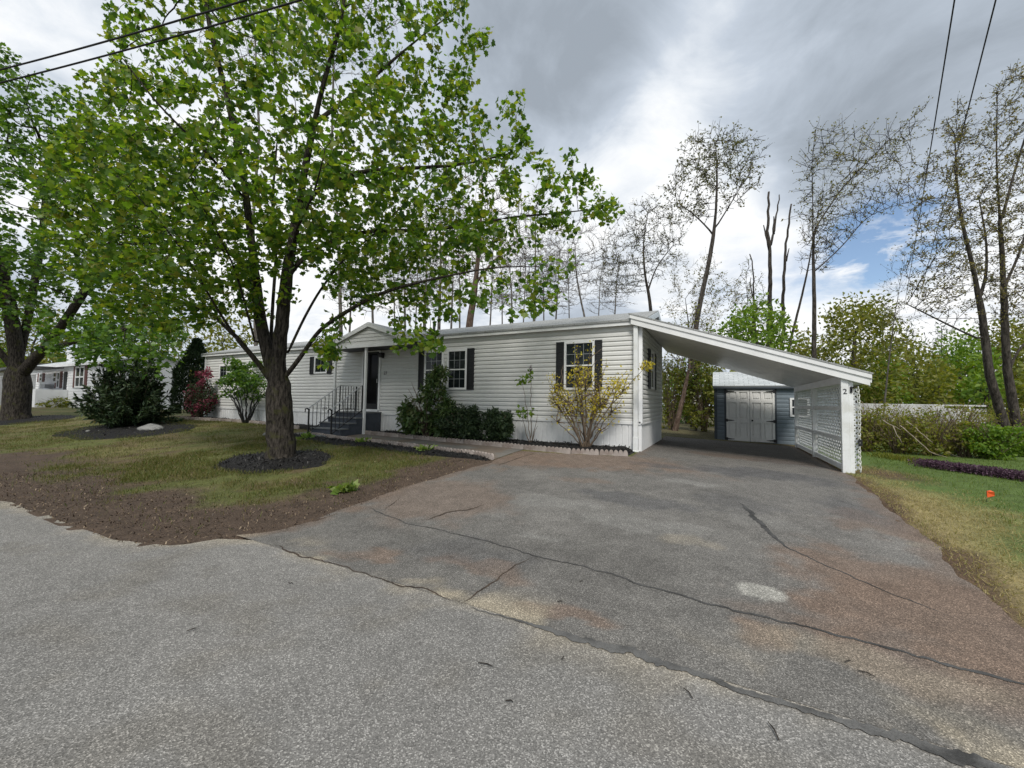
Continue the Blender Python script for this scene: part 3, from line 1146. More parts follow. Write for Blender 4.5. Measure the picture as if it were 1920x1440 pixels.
up = lambda p: np.tile(np.array([[0, 0, 1.6]]), (len(p), 1))
p = scatter(15000, -12, -4.2, 1.6, 7.0, t_soil)
p = np.concatenate([p, scatter(2600, -16, -4.0, 2.0, 8.5, t_lawn) + np.array([0, 0, .02])])
o = leafcloud('wood_chips', p, 'chip', 0.010, 0.034, M['chip'], None, up=0.8, droop=0)
tag(o, 'brown wood chips and leaf litter scattered along the lawn edge', 'wood chips', kind='stuff')
p = scatter(26000, -12, -4.0, 2.0, 8, t_lawn)
p = np.concatenate([p, scatter(30000, -27, -11, 1.7, 10, t_lawn)])
o = leafcloud('lawn_grass', p, 'blade', 0.03, 0.085, M['grassL'], None, up=0.2, dirs=up(p), droop=0)
tag(o, 'thin patchy olive lawn around the big maple', 'grass', kind='stuff')
p = scatter(34000, 2.3, 12, 3.5, 14.5, t_right)
o = leafcloud('green_grass', p, 'blade', 0.025, 0.065, M['grassR'], None, up=0.2, dirs=up(p), droop=0)
tag(o, 'lush green grass to the right of the carport', 'grass', kind='stuff')
p = scatter(15000, 1.7, 4.6, 3.2, 11, t_straw)
o = leafcloud('dry_grass', p, 'blade', 0.02, 0.055, M['straw'], None, up=0.3, dirs=up(p) * 0.35, droop=0)
tag(o, 'dry straw coloured grass along the right driveway edge', 'grass', kind='stuff')

# ================================================================== MOBILE HOME
home = thing('mobile_home', 'long low mobile home with light grey siding and black shutters', 'mobile home', (-11.4, V0, 0.0))


def siding(mb, axis, fixed, a, b, z0, z1, h=0.118, out=0.026, sgn=-1):
    """lapped boards: each board stands proud at its foot"""
    n = max(1, round((z1 - z0) / h))
    h = (z1 - z0) / n
    prof = []
    for i in range(n):
        z = z0 + i * h
        prof += [(sgn * (out - 0.003), z - 0.006), (sgn * out, z), (sgn * out * 0.94, z + h * 0.50), (sgn * 0.003, z + h * 0.84), (sgn * 0.002, z + h - 0.008)]
    prof.append((sgn * 0.002, z1))
    k = len(prof)
    vs = []
    for w in (a, b):
        for o_, z in prof:
            vs.append((w, fixed + o_, z) if axis == 'u' else (fixed + o_, w, z))
    mb.add(vs, [(i, i + 1, k + i + 1, k + i) for i in range(k - 1)])
    return mb


mb = MB()
ZT, ZE = 0.70, 3.05
siding(mb, 'u', V0, UL, UR, ZT, ZE)
siding(mb, 'v', UR, V0, V1, ZT, ZE + 0.02, sgn=1)
siding(mb, 'v', UL, V0, V1, ZT, ZE + 0.02, sgn=-1)
siding(mb, 'u', V1, UL, UR, ZT, ZE, sgn=1)
# gable end boards up to the ridge
for g_u, s in ((UR, 1), (UL, -1)):
    n = 6
    for i in range(n):
        z0 = ZE + 0.02 + i * 0.11
        z1 = z0 + 0.11
        k0 = (z0 - ZE) / 0.72
        k1 = min(1, (z1 - ZE) / 0.72)
        vm = (V0 + V1) / 2
        a0, b0 = V0 + (vm - V0) * k0, V1 - (V1 - vm) * k0
        a1, b1 = V0 + (vm - V0) * k1, V1 - (V1 - vm) * k1
        mb.add([(g_u + s * 0.016, a0, z0), (g_u + s * 0.016, b0, z0), (g_u + s * 0.002, b1, z1), (g_u + s * 0.002, a1, z1)], [(0, 1, 2, 3)])
mb.build('wall', M['siding'], home, fixn=False)

mb = MB()
for a, b, fixed, ax, s in ((UL, UR, V0, 'u', -1), (V0, V1, UR, 'v', 1), (V0, V1, UL, 'v', -1)):
    n = int((b - a) / 0.15)
    for i in range(n):
        p0 = a + (b - a) * i / n
        p1 = a + (b - a) * (i + 1) / n
        g = 0.016
        prof = [(p0, -0.012), (p0 + g, 0.008), (p1 - g, 0.008), (p1, -0.012)]
        vs = []
        for z in (-0.35, ZT - 0.02):
            for q, o_ in prof:
                vs.append((q, fixed + s * (o_ + 0.004), z) if ax == 'u' else (fixed + s * (o_ + 0.004), q, z))
        mb.add(vs, [(0, 1, 5, 4), (1, 2, 6, 5), (2, 3, 7, 6)])
mb.build('skirting', M['skirt'], home, fixn=False)
mb = MB()
mb.box(UL, UR, V0 - 0.035, V0 + 0.005, ZT - 0.05, ZT + 0.028)
mb.box(UR - 0.005, UR + 0.035, V0 + 0.02, V1, ZT - 0.05, ZT - 0.01)
mb.build('skirt_trim', M['white'], home, bevel=0.006)
for cu, s in ((UR, 1), (UL, -1)):
    for a_, b_ in ((V0 - 0.035, V0 + 0.055), (V1 - 0.05, V1 + 0.035)):
        mb = MB()
        mb.box(cu - 0.055 if s > 0 else cu - 0.035, cu + 0.035 if s > 0 else cu + 0.055, a_, b_, ZT - 0.02, ZE)
        mb.build('corner_trim', M['white'], home, bevel=0.005)
# eaves and roof
mb = MB()
mb.box(UL - 0.1, UR - 0.12, V0 - 0.125, V0 - 0.10, ZE - 0.005, ZE + 0.085)
mb.box(UL - 0.1, UR - 0.12, V0 - 0.10, V0, ZE + 0.005, ZE + 0.02)
mb.box(UL - 0.1, UR + 0.14, V1 + 0.10, V1 + 0.125, ZE, ZE + 0.09)
mb.build('fascia', M['white'], home, bevel=0.004)
VM = (V0 + V1) / 2
ZR = 3.80


def roofslab(mb, u0, u1, va, za, vb, zb, t=0.05):
    mb.hexa([(u0, va, za - t), (u1, va, za - t), (u1, vb, zb - t), (u0, vb, zb - t), (u0, va, za), (u1, va, za), (u1, vb, zb), (u0, vb, zb)])


def uvroof(o, ax=0):
    me = o.data
    uv = me.uv_layers.new(name='UVMap')
    co = np.array([v.co[:] for v in me.vertices])
    for p in me.polygons:
        for li in p.loop_indices:
            c = co[me.loops[li].vertex_index]
            other = c[1 - ax]
            uv.data[li].uv = (c[ax], math.copysign(math.hypot(other, c[2]), other) if False else other * 1.06)


mb = MB()
roofslab(mb, UL - 0.14, UR + 0.16, V0 - 0.15, ZE + 0.135, VM, ZR)
roofslab(mb, UL - 0.14, UR + 0.16, V1 + 0.15, ZE + 0.135, VM + 0.001, ZR)
ro = mb.build('roof', M['roof'], home)
uvroof(ro)
RAKE = mat('pale blue rake board', (0.58, 0.63, 0.68), 0.5, 0.05)
for uu in (UR + 0.163, UL - 0.143):
    mb = MB()
    for s0, s1 in ((V0 - 0.14, VM), (V1 + 0.14, VM)):
        mb.hexa([(uu - 0.012, s0, ZE + 0.0), (uu + 0.012, s0, ZE + 0.0), (uu + 0.012, s1, ZR - 0.17), (uu - 0.012, s1, ZR - 0.17),
                 (uu - 0.012, s0, ZE + 0.12), (uu + 0.012, s0, ZE + 0.12), (uu + 0.012, s1, ZR - 0.03), (uu - 0.012, s1, ZR - 0.03)])
    mb.build('rake_board', RAKE, home)
# roof vent pipe
mb = MB()
mb.tube([(-9.0, 11.2, 3.55), (-9.0, 11.2, 3.95)], 0.05, 10)
mb.build('vent_pipe', M['dark'], home, smooth=True)


def Uat(x, y=700):
    return onv(x, y, V0)[0]


def window(a, b, z0, z1, split=True, cols=3, rows=2, side=None, shut=None):
    """a double hung window on the front wall (or on the end wall when side is given)"""
    def B(m_, x0, x1, d0, d1, q0, q1):
        if side is None:
            m_.box(x0, x1, V0 - d1, V0 - d0, q0, q1)
        else:
            m_.box(side + d0, side + d1, x0, x1, q0, q1)
    f = MB()
    w = 0.06
    B(f, a, a + w, 0.0, 0.058, z0, z1)
    B(f, b - w, b, 0.0, 0.058, z0, z1)
    B(f, a + w, b - w, 0.0, 0.058, z1 - w, z1)
    B(f, a + w, b - w, 0.0, 0.064, z0, z0 + w)
    fo = f.build('window', M['white'], home, bevel=0.004)
    g = MB()
    B(g, a + w, b - w, 0.0, 0.032, z0 + w, z1 - w)
    g.build('pane', M['glass'], fo)
    k = MB()
    zm = (z0 + z1) / 2
    spans = [(z0 + w, zm - 0.018), (zm + 0.018, z1 - w)] if split else [(z0 + w, z1 - w)]
    if split:
        B(k, a + w, b - w, 0.0322, 0.050, zm - 0.018, zm + 0.018)
        k.build('meeting_rail', M['white'], fo)
        k = MB()
    for s0, s1 in spans:
        for i in range(1, cols):
            x = a + w + (b - a - 2 * w) * i / cols
            B(k, x - 0.007, x + 0.007, 0.0322, 0.037, s0, s1)
        for i in range(1, rows):
            z = s0 + (s1 - s0) * i / rows
            B(k, a + w, b - w, 0.0322, 0.0362, z - 0.007, z + 0.007)
    k.build('muntin', M['muntin'], fo)
    return fo


def shutter(a, b, z0, z1, side=None):
    m_ = MB()
    def B(x0, x1, d0, d1, q0, q1):
        if side is None:
            m_.box(x0, x1, V0 - d1, V0 - d0, q0, q1)
        else:
            m_.box(side + d0, side + d1, x0, x1, q0, q1)
    w = 0.045
    B(a, a + w, 0.0, 0.055, z0, z1)
    B(b - w, b, 0.0, 0.055, z0, z1)
    zm = (z0 + z1) / 2
    for q in (z0, zm - w / 2, z1 - w):
        B(a + w, b - w, 0.0, 0.053, q, q + w)
    B(a + w, b - w, 0.0, 0.0285, z0 + w, z1 - w)
    n = int((z1 - z0) / 0.045)
    for i in range(n):
        z = z0 + (z1 - z0) * (i + 0.5) / n
        if side is None:
            m_.hexa([(a + w, V0 - 0.048, z - 0.014), (b - w, V0 - 0.048, z - 0.014), (b - w, V0 - 0.030, z - 0.014), (a + w, V0 - 0.030, z - 0.014),
                     (a + w, V0 - 0.040, z + 0.020), (b - w, V0 - 0.040, z + 0.020), (b - w, V0 - 0.022, z + 0.020), (a + w, V0 - 0.022, z + 0.020)])
        else:
            B(a + w, b - w, 0.022, 0.042, z - 0.016, z + 0.016)
    return m_.build('shutter', M['shutter'], home)


window(Uat(797), Uat(832.5), 1.49, 2.71)
window(Uat(839.5), Uat(876.5), 1.49, 2.71)
shutter(Uat(786), Uat(796.5), 1.49, 2.72)
shutter(Uat(877), Uat(889.7), 1.49, 2.72)
window(Uat(1058.5), Uat(1115.5), 1.48, 2.74)
shutter(Uat(1043.5), Uat(1058), 1.49, 2.74)
shutter(Uat(1116), Uat(1129.5), 1.49, 2.74)
window(Uat(590.5), Uat(614.5), 2.10, 2.74, split=False, cols=2, rows=2)
shutter(Uat(582.3), Uat(590), 2.08, 2.75)
shutter(Uat(615), Uat(623), 2.08, 2.75)
window(Uat(413), Uat(428), 2.0, 2.62, split=False, cols=2, rows=2)
window(Uat(448), Uat(470), 1.6, 2.62)
va, vb, vc, vd = [onu(x, 670, UR)[1] for x in (1213.2, 1216.8, 1223.4, 1227)]
window(vb, vc, 1.55, 2.60, side=UR)
shutter(va, vb - 0.005, 1.55, 2.60, side=UR)
shutter(vc + 0.005, vd, 1.55, 2.60, side=UR)

# front door
DA, DB = Uat(683.5), Uat(712)
DZ0, DZ1 = 0.80, 2.79
mb = MB()
mb.box(DA - 0.07, DA, V0 - 0.06, V0, DZ0, DZ1 + 0.10)
mb.box(DB, DB + 0.07, V0 - 0.06, V0, DZ0, DZ1 + 0.10)
mb.box(DA, DB, V0 - 0.06, V0, DZ1, DZ1 + 0.10)
mb.box(DA, DB, V0 - 0.07, V0, DZ0 - 0.05, DZ0 + 0.03)
mb.build('door_frame', M['white'], home, bevel=0.004)
mb = MB()
mb.box(DA, DA + 0.07, V0 - 0.044, V0 - 0.006, DZ0 + 0.03, DZ1)
mb.box(DB - 0.07, DB, V0 - 0.044, V0 - 0.006, DZ0 + 0.03, DZ1)
mb.box(DA + 0.07, DB - 0.07, V0 - 0.044, V0 - 0.006, DZ1 - 0.08, DZ1)
mb.box(DA + 0.07, DB - 0.07, V0 - 0.044, V0 - 0.006, DZ0 + 0.03, DZ0 + 0.22)
dd = mb.build('door', M['shutter'], home)
mb = MB()
mb.box(DA + 0.07, DB - 0.07, V0 - 0.036, V0 - 0.012, DZ0 + 0.22, DZ1 - 0.08)
mb.build('glass', M['doorglass'], dd)
mb = MB()
mb.bar((DB - 0.035, V0 - 0.08, 1.72), (DB - 0.035, V0 - 0.08, 1.86), 0.02, 0.02, up=(0, 1, 0))
mb.box(DB - 0.05, DB - 0.02, V0 - 0.08, V0 - 0.044, 1.74, 1.76)
mb.build('handle', M['ironlight'], dd)
# porch light
lu = Uat(718.5)
mb = MB()
mb.box(lu - 0.05, lu + 0.05, V0 - 0.03, V0, 2.56, 2.74)
mb.box(lu - 0.07, lu + 0.07, V0 - 0.18, V0 - 0.03, 2.70, 2.73)
mb.box(lu - 0.055, lu + 0.055, V0 - 0.16, V0 - 0.04, 2.58, 2.70)
mb.build('porch_light', M['iron'], home, bevel=0.004)


def text(name, s, size, loc, rot, material, parent, ext=0.004):
    cu = bpy.data.curves.new(name, 'FONT')
    cu.body = s
    cu.size = size
    cu.extrude = ext
    cu.align_x = 'CENTER'
    cu.resolution_u = 3
    tmp = bpy.data.objects.new('tmp', cu)
    COL.objects.link(tmp)
    dg = bpy.context.evaluated_depsgraph_get()
    me = bpy.data.meshes.new_from_object(tmp.evaluated_get(dg))
    bpy.data.objects.remove(tmp)
    o = bpy.data.objects.new(name, me)
    COL.objects.link(o)
    me.materials.clear()
    me.materials.append(material)
    o.parent = parent
    o.location = tuple(np.array(loc) - ORIG.get(parent.name, np.zeros(3)))
    o.rotation_euler = rot
    return o


text('house_number', '27', 0.15, (Uat(724), V0 - 0.032, 2.0), (math.pi / 2, 0, 0), M['iron'], home)

# entrance canopy
CV, CU0, CU1, CUM = 9.0, -11.62, -7.95, -9.75
CZ0, CZ1 = 2.94, 3.60
mb = MB()
for s0, s1 in ((CU0 - 0.08, CUM), (CU1 + 0.08, CUM)):
    mb.hexa([(s0, CV - 0.12, CZ0 - 0.05), (s1, CV - 0.12, CZ1 - 0.05), (s1, VM - 0.2, CZ1 - 0.05), (s0, V0 + 0.35, CZ0 - 0.05),
             (s0, CV - 0.12, CZ0 + 0.005), (s1, CV - 0.12, CZ1 + 0.005), (s1, VM - 0.2, CZ1 + 0.005), (s0, V0 + 0.35, CZ0 + 0.005)])
cr = mb.build('canopy_roof', M['roof'], home)
uvroof(cr, 1)
mb = MB()
for s0, s1 in ((CU0 - 0.1, CUM), (CU1 + 0.1, CUM)):
    mb.hexa([(s0, CV - 0.15, CZ0 - 0.13), (s1, CV - 0.15, CZ1 - 0.14), (s1, CV - 0.122, CZ1 - 0.14), (s0, CV - 0.122, CZ0 - 0.13),
             (s0, CV - 0.15, CZ0 + 0.0), (s1, CV - 0.15, CZ1 + 0.0), (s1, CV - 0.122, CZ1 + 0.0), (s0, CV - 0.122, CZ0 + 0.0)])
mb.box(CU0, CU1, CV - 0.10, CV - 0.06, CZ0 - 0.13, CZ0 - 0.03)
mb.build('canopy_fascia', M['white'], home, bevel=0.004)
mb = MB()
n = 5
for i in range(n):
    z0 = CZ0 - 0.03 + i * 0.11
    z1 = z0 + 0.11
    f0 = max(0, (z0 - CZ0)) / (CZ1 - CZ0)
    f1 = (z1 - CZ0) / (CZ1 - CZ0)
    mb.add([(CU0 + (CUM - CU0) * f0, CV - 0.085, z0), (CU1 + (CUM - CU1) * f0, CV - 0.085, z0), (CU1 + (CUM - CU1) * f1, CV - 0.071, z1), (CU0 + (CUM - CU0) * f1, CV - 0.071, z1)], [(0, 1, 2, 3)])
mb.build('canopy_gable', M['siding'], home, fixn=False)
mb = MB()
mb.box(CU0, CU1, CV - 0.05, V0 - 0.02, CZ0 - 0.12, CZ0 - 0.09)
mb.build('canopy_soffit', M['dark'], home)
for pu in (-11.36, -9.94):
    mb = MB()
    mb.box(pu - 0.035, pu + 0.035, 8.97, 9.04, float(T(pu, 9)) - 0.05, CZ0 - 0.13)
    mb.build('canopy_post', M['white'], home, bevel=0.005)

# ================================================================== FRONT STEPS
SU0, SU1 = -11.30, -9.98
gz = float(T(-10.5, 8.5))
steps = thing('front_steps', 'blue grey concrete front steps with black iron railings', 'steps', (-10.6, 8.6, gz))
mb = MB()
tops = [0.26, 0.42, 0.58, 0.745]
fr = [8.16, 8.45, 8.74, 9.03]
prof = [(8.16, gz - 0.1)]
for z, v in zip(tops, fr):
    prof += [(v, prof[-1][1]), (v, z - 0.035)]
prof += [(V0 - 0.04, 0.71), (V0 - 0.04, gz - 0.1)]
q = [prof[0]] + [p for i, p in enumerate(prof[1:]) if p != prof[i]]
mb.prism(q, 0, SU0, SU1)
mb.build('step_block', M['conc'], steps)
for i, (z, v) in enumerate(zip(tops, fr)):
    mb = MB()
    v2 = fr[i + 1] if i < 3 else V0 - 0.03
    mb.box(SU0 - 0.02, SU1 + 0.02, v - 0.03, v2 + 0.0, z - 0.034, z)
    mb.build('tread', M['tread'], steps, bevel=0.006)
mb = MB()
mb.box(SU0 + 0.05, SU1 - 0.1, 7.75, 8.12, gz - 0.03, gz + 0.06)
mb.build('foot_slab', M['tread'], steps, bevel=0.01)


def railing(u, level):
    r = MB()
    b0 = float(T(u, 7.95))
    r.bar((u, 7.95, b0), (u, 7.95, b0 + 0.84), 0.035, 0.035, up=(0, 1, 0))
    r.tube([(u, 7.95, b0 + 0.80), (u, 7.88, b0 + 0.86), (u, 7.83, b0 + 0.83), (u, 7.83, b0 + 0.75)], 0.02, 6)
    e = V0 - 0.06
    r.bar((u, 9.06, 0.74), (u, 9.06, 1.60), 0.03, 0.03, up=(0, 1, 0))
    r.bar((u, 7.95, b0 + 0.12), (u, 9.06, 0.80), 0.02, 0.025)
    n = 8
    for i in range(1, n):
        v = 7.95 + 1.11 * i / n
        z0 = b0 + 0.12 + (0.80 - b0 - 0.12) * i / n
        z1 = b0 + 0.84 + (1.60 - b0 - 0.84) * i / n
        r.bar((u, v, z0), (u, v, z1), 0.014, 0.014, up=(0, 1, 0))
        if i == 4:
            c = (z0 + z1) / 2
            for s in (-1, 1):
                t = np.linspace(0, 2 * math.pi * 1.2, 16)
                rr = 0.06 * (1 - t / 9)
                r.tube([(u, v + s * (0.02 + rr_ * math.sin(a)), c + s * rr_ * math.cos(a)) for a, rr_ in zip(t, rr)], 0.007, 4)
    if level:
        r.bar((u, e, 0.74), (u, e, 1.60), 0.03, 0.03, up=(0, 1, 0))
        r.bar((u, 9.06, 0.82), (u, e, 0.82), 0.02, 0.025)
        for i in range(1, 6):
            v = 9.06 + (e - 9.06) * i / 6
            r.bar((u, v, 0.82), (u, v, 1.6), 0.014, 0.014, up=(0, 1, 0))
    o = r.build('railing', M['iron'], steps)
    h = MB()
    h.bar((u, 7.93, b0 + 0.85), (u, 9.06, 1.615), 0.036, 0.016)
    if level:
        h.bar((u, 9.06, 1.615), (u, e, 1.615), 0.036, 0.016)
    h.build('handrail', M['ironlight'], o)


railing(SU0 + 0.14, True)
railing(SU1 - 0.14, False)

# ================================================================== CARPORT
car = thing('carport', 'white lean-to carport with sloping roof and lattice side', 'carport', (0.3, 12.2, 0.0))
CA, CB = -1.83, 2.56
FV = 9.60
BVK = 14.95


def zr(u):
    return 3.30 + (1.79 - 3.30) * (u - CA) / (CB - CA)


def slab(mb, u0, u1, v0, v1, top, th):
    mb.hexa([(u0, v0, zr(u0) + top - th), (u1, v0, zr(u1) + top - th), (u1, v1, zr(u1) + top - th), (u0, v1, zr(u0) + top - th),
             (u0, v0, zr(u0) + top), (u1, v0, zr(u1) + top), (u1, v1, zr(u1) + top), (u0, v1, zr(u0) + top)])


mb = MB()
slab(mb, CA - 0.03, CB + 0.03, FV - 0.03, BVK + 0.1, 0.012, 0.03)
co = mb.build('roof', M['roof'], car)
uvroof(co)
mb = MB()
slab(mb, CA, CB + 0.012, FV - 0.022, FV - 0.0, -0.02, 0.085)
mb.build('drip_board', M['white'], car, bevel=0.003)
mb = MB()
slab(mb, CA + 0.02, CB - 0.012, FV, FV + 0.03, -0.02, 0.22)
mb.build('fascia', M['white'], car, bevel=0.003)
mb = MB()
slab(mb, CB - 0.012, CB + 0.012, FV, BVK + 0.06, -0.02, 0.16)
mb.build('gutter_board', M['white'], car)
mb = MB()
n = 30
for i in range(n):
    v0_ = FV + 0.03 + (BVK - FV - 0.03) * i / n
    v1_ = FV + 0.03 + (BVK - FV - 0.03) * (i + 1) / n
    slab(mb, UR + 0.04, CB - 0.03, v0_ + 0.006, v1_ - 0.004, -0.165, 0.018)
slab(mb, UR + 0.04, CB - 0.03, FV + 0.03, BVK, -0.152, 0.008)
mb.build('ceiling', M['ceil'], car)
mb = MB()
slab(mb, CA + 0.3, CB - 0.012, BVK + 0.001, BVK + 0.03, -0.02, 0.17)
mb.build('rear_fascia', M['white'], car)
# posts
PU = 2.187


def post(u0, u1, v0, v1, ztop, m_=M['whiteworn'], collar=False):
    g = float(T((u0 + u1) / 2, v0)) + 0.0
    b = MB()
    b.box(u0, u1, v0, v1, g - 0.03, ztop)
    if collar:
        b.box(u0 - 0.008, u1 + 0.008, v0 - 0.008, v1 + 0.008, g, g + 0.36)
        b.box(u0 - 0.03, u1 + 0.03, v0 - 0.03, v1 + 0.03, g - 0.02, g + 0.045)
    return b.build('post', m_, car, bevel=0.006)


post(-1.755, -1.655, 9.645, 9.745, zr(-1.7) - 0.24, collar=True)
fp = post(PU - 0.06, PU + 0.055, FV + 0.05, FV + 0.15, zr(PU) - 0.20, M['whiteworn'])
post(PU + 0.058, PU + 0.13, FV + 0.07, FV + 0.13, zr(PU + 0.1) - 0.235)
post(PU - 0.05, PU + 0.05, 12.30, 12.40, 1.61)
post(PU - 0.05, PU + 0.05, 14.82, 14.92, 1.61)
mb = MB()
mb.box(PU - 0.045, PU + 0.045, FV + 0.155, 14.95, 1.60, 1.755)
mb.build('beam', M['white'], car, bevel=0.005)
ZU = onu(1574, 765.5, PU)[2]
ZL = onu(1577, 822.5, PU)[2]
ZBt = 0.04
for v0_, v1_ in ((FV + 0.152, 12.298), (12.402, 14.818)):
    for z in (ZU, ZL):
        b = MB()
        b.box(PU - 0.035, PU + 0.035, v0_, v1_, z - 0.045, z + 0.045)
        b.build('rail', M['whiteworn'], car, bevel=0.004)
    b = MB()
    b.box(PU - 0.03, PU + 0.03, v0_, v1_, -0.075, 0.03)
    b.build('bottom_rail', M['whiteworn'], car, bevel=0.004)
    # lattice: two layers of diagonal slats clipped to the bay
    b = MB()
    z0_, z1_ = 0.03, 1.60
    hgt = z1_ - z0_
    sp = 0.135
    for lay, s in ((0.011, 1), (0.004, -1)):
        k = v0_ - hgt
        while k < v1_ + hgt:
            # line v = k + s*(z - z0)
            ta, tb = 0.0, hgt
            if s > 0:
                ta = max(0, v0_ - k)
                tb = min(hgt, v1_ - k)
            else:
                ta = max(0, k - v1_)
                tb = min(hgt, k - v0_)
            if tb - ta > 0.03:
                p0 = (PU + 0.045 + lay, k + s * ta, z0_ + ta)
                p1 = (PU + 0.045 + lay, k + s * tb, z0_ + tb)
                b.bar(p0, p1, 0.030, 0.006, up=(1, 0, 0))
            k += sp
    b.build('lattice_panel', M['whiteworn'], car)
# return lattice beside the front post
b = MB()
for lay, s in ((0.0, 1), (0.009, -1)):
    k = PU + 0.13 - 1.6
    while k < PU + 0.24 + 1.6:
        ta, tb = 0, 1.55
        if s > 0:
            ta, tb = max(0, PU + 0.135 - k), min(1.55, PU + 0.20 - k)
        else:
            ta, tb = max(0, k - PU - 0.20), min(1.55, k - PU - 0.135)
        if tb - ta > 0.01:
            b.bar((k + s * ta, FV + 0.10 + lay, -0.05 + ta), (k + s * tb, FV + 0.10 + lay, -0.05 + tb), 0.03, 0.008, up=(0, 1, 0))
        k += 0.10
b.build('lattice_panel', M['whiteworn'], car)
text('post_number', '2', 0.14, (PU + 0.0, FV + 0.046, 1.40), (math.pi / 2, 0, 0), M['iron'], car)

# chain hanging beside the front post
ch = thing('hanging_chain', 'white plastic chain hanging from a black hook on the right carport post', 'chain', (PU + 0.19, FV + 0.06, 1.53))
hk = MB()
hk.tube([(PU + 0.10, FV + 0.07, 1.50), (PU + 0.10, FV + 0.03, 1.50), (PU + 0.13, FV + 0.02, 1.53), (PU + 0.19, FV + 0.03, 1.56), (PU + 0.20, FV + 0.04, 1.50)], 0.012, 6)
hk.box(PU + 0.08, PU + 0.115, FV + 0.055, FV + 0.068, 1.42, 1.54)
hk.build('hook', M['iron'], ch)
b = MB()
z = 1.52
i = 0
while z > -0.05:
    t = (1.52 - z) / 1.55
    uu = PU + 0.19 + 0.015 * math.sin(t * 5) + 0.05 * max(0, t - 0.55)
    a = np.linspace(0, 2 * math.pi, 11)
    ax = i % 2
    b.tube([(uu + (0.020 * math.cos(k) if ax else 0.004), FV + 0.045 + (0.004 if ax else 0.020 * math.cos(k)), z + 0.036 * math.sin(k)) for k in a], 0.0075, 5, cap=False)
    z -= 0.052
    i += 1
b.build('links', M['chain'], ch, smooth=True)
b = MB()
b.box(PU + 0.175, PU + 0.235, FV + 0.02, FV + 0.075, 0.42, 0.54)
b.build('weight', M['iron'], ch, bevel=0.006)

# ================================================================== SHED
SR = 0.0
SO = onv(1341.5, 826, 15.75)
shed = thing('garden_shed', 'small blue grey garden shed with pale double doors behind the carport', 'shed', SO, rz=SR)
ORIG[shed.name] = np.zeros(3)
sx = np.array([math.cos(SR), math.sin(SR), 0])
sy = np.array([-math.sin(SR), math.cos(SR), 0])


def SL(x, y):
    """local x, z on the shed front for a line of sight"""
    d = ray(x, y)
    t = ((SO - CAM) @ sy) / (d @ sy)
    q = CAM + d * t - SO
    return q @ sx, q[2]


SW, SD, SH = 3.5, 2.5, float(SL(1341, 725)[1])
mb = MB()
siding(mb, 'u', 0.0, 0, SW, 0.0, SH, h=0.135, out=0.014)
siding(mb, 'v', 0.0, 0, SD, 0.0, SH, h=0.135, out=0.014, sgn=-1)
siding(mb, 'v', SW, 0, SD, 0.0, SH, h=0.135, out=0.014, sgn=1)
mb.add([(0, SD, 0), (SW, SD, 0), (SW, SD, SH), (0, SD, SH)], [(0, 1, 2, 3)])
for xx in (0.0, SW):
    mb.add([(xx, 0, SH), (xx, SD, SH), (xx, SD / 2, SH + 0.55)], [(0, 1, 2)])
mb.build('wall', M['shed'], shed, fixn=False)
mb = MB()
mb.box(-0.03, 0.06, -0.03, 0.0, 0, SH - 0.07)
mb.box(SW - 0.06, SW + 0.03, -0.03, 0.0, 0, SH - 0.07)
mb.box(-0.05, SW + 0.05, -0.035, 0.0, SH - 0.07, SH)
mb.build('trim', M['shedtrim'], shed)
mb = MB()
for a, za, b_, zb in ((-0.13, SH - 0.005, SD / 2, SH + 0.58), (SD + 0.13, SH - 0.005, SD / 2 + 0.001, SH + 0.58)):
    roofslab(mb, -0.07, SW + 0.07, a, za + 0.03, b_, zb + 0.03, 0.04)
so = mb.build('roof', M['shedroof'], shed)
uvroof(so)
mb = MB()
mb.box(-0.07, SW + 0.07, -0.128, -0.112, SH - 0.07, SH - 0.015)
mb.build('eave_board', M['shedtrim'], shed)
xa = SL(1362, 780)[0]
xb = SL(1452.5, 780)[0]
zb_ = 0.03
zt_ = SL(1400, 731)[1]
xm = (xa + xb) / 2 - 0.005
for c0, c1 in ((xa - 0.06, xa - 0.005), (xb + 0.005, xb + 0.06)):
    mb = MB()
    mb.box(c0, c1, -0.04, -0.0, 0, zt_ + 0.04)
    mb.build('door_casing', M['shedtrim'], shed)
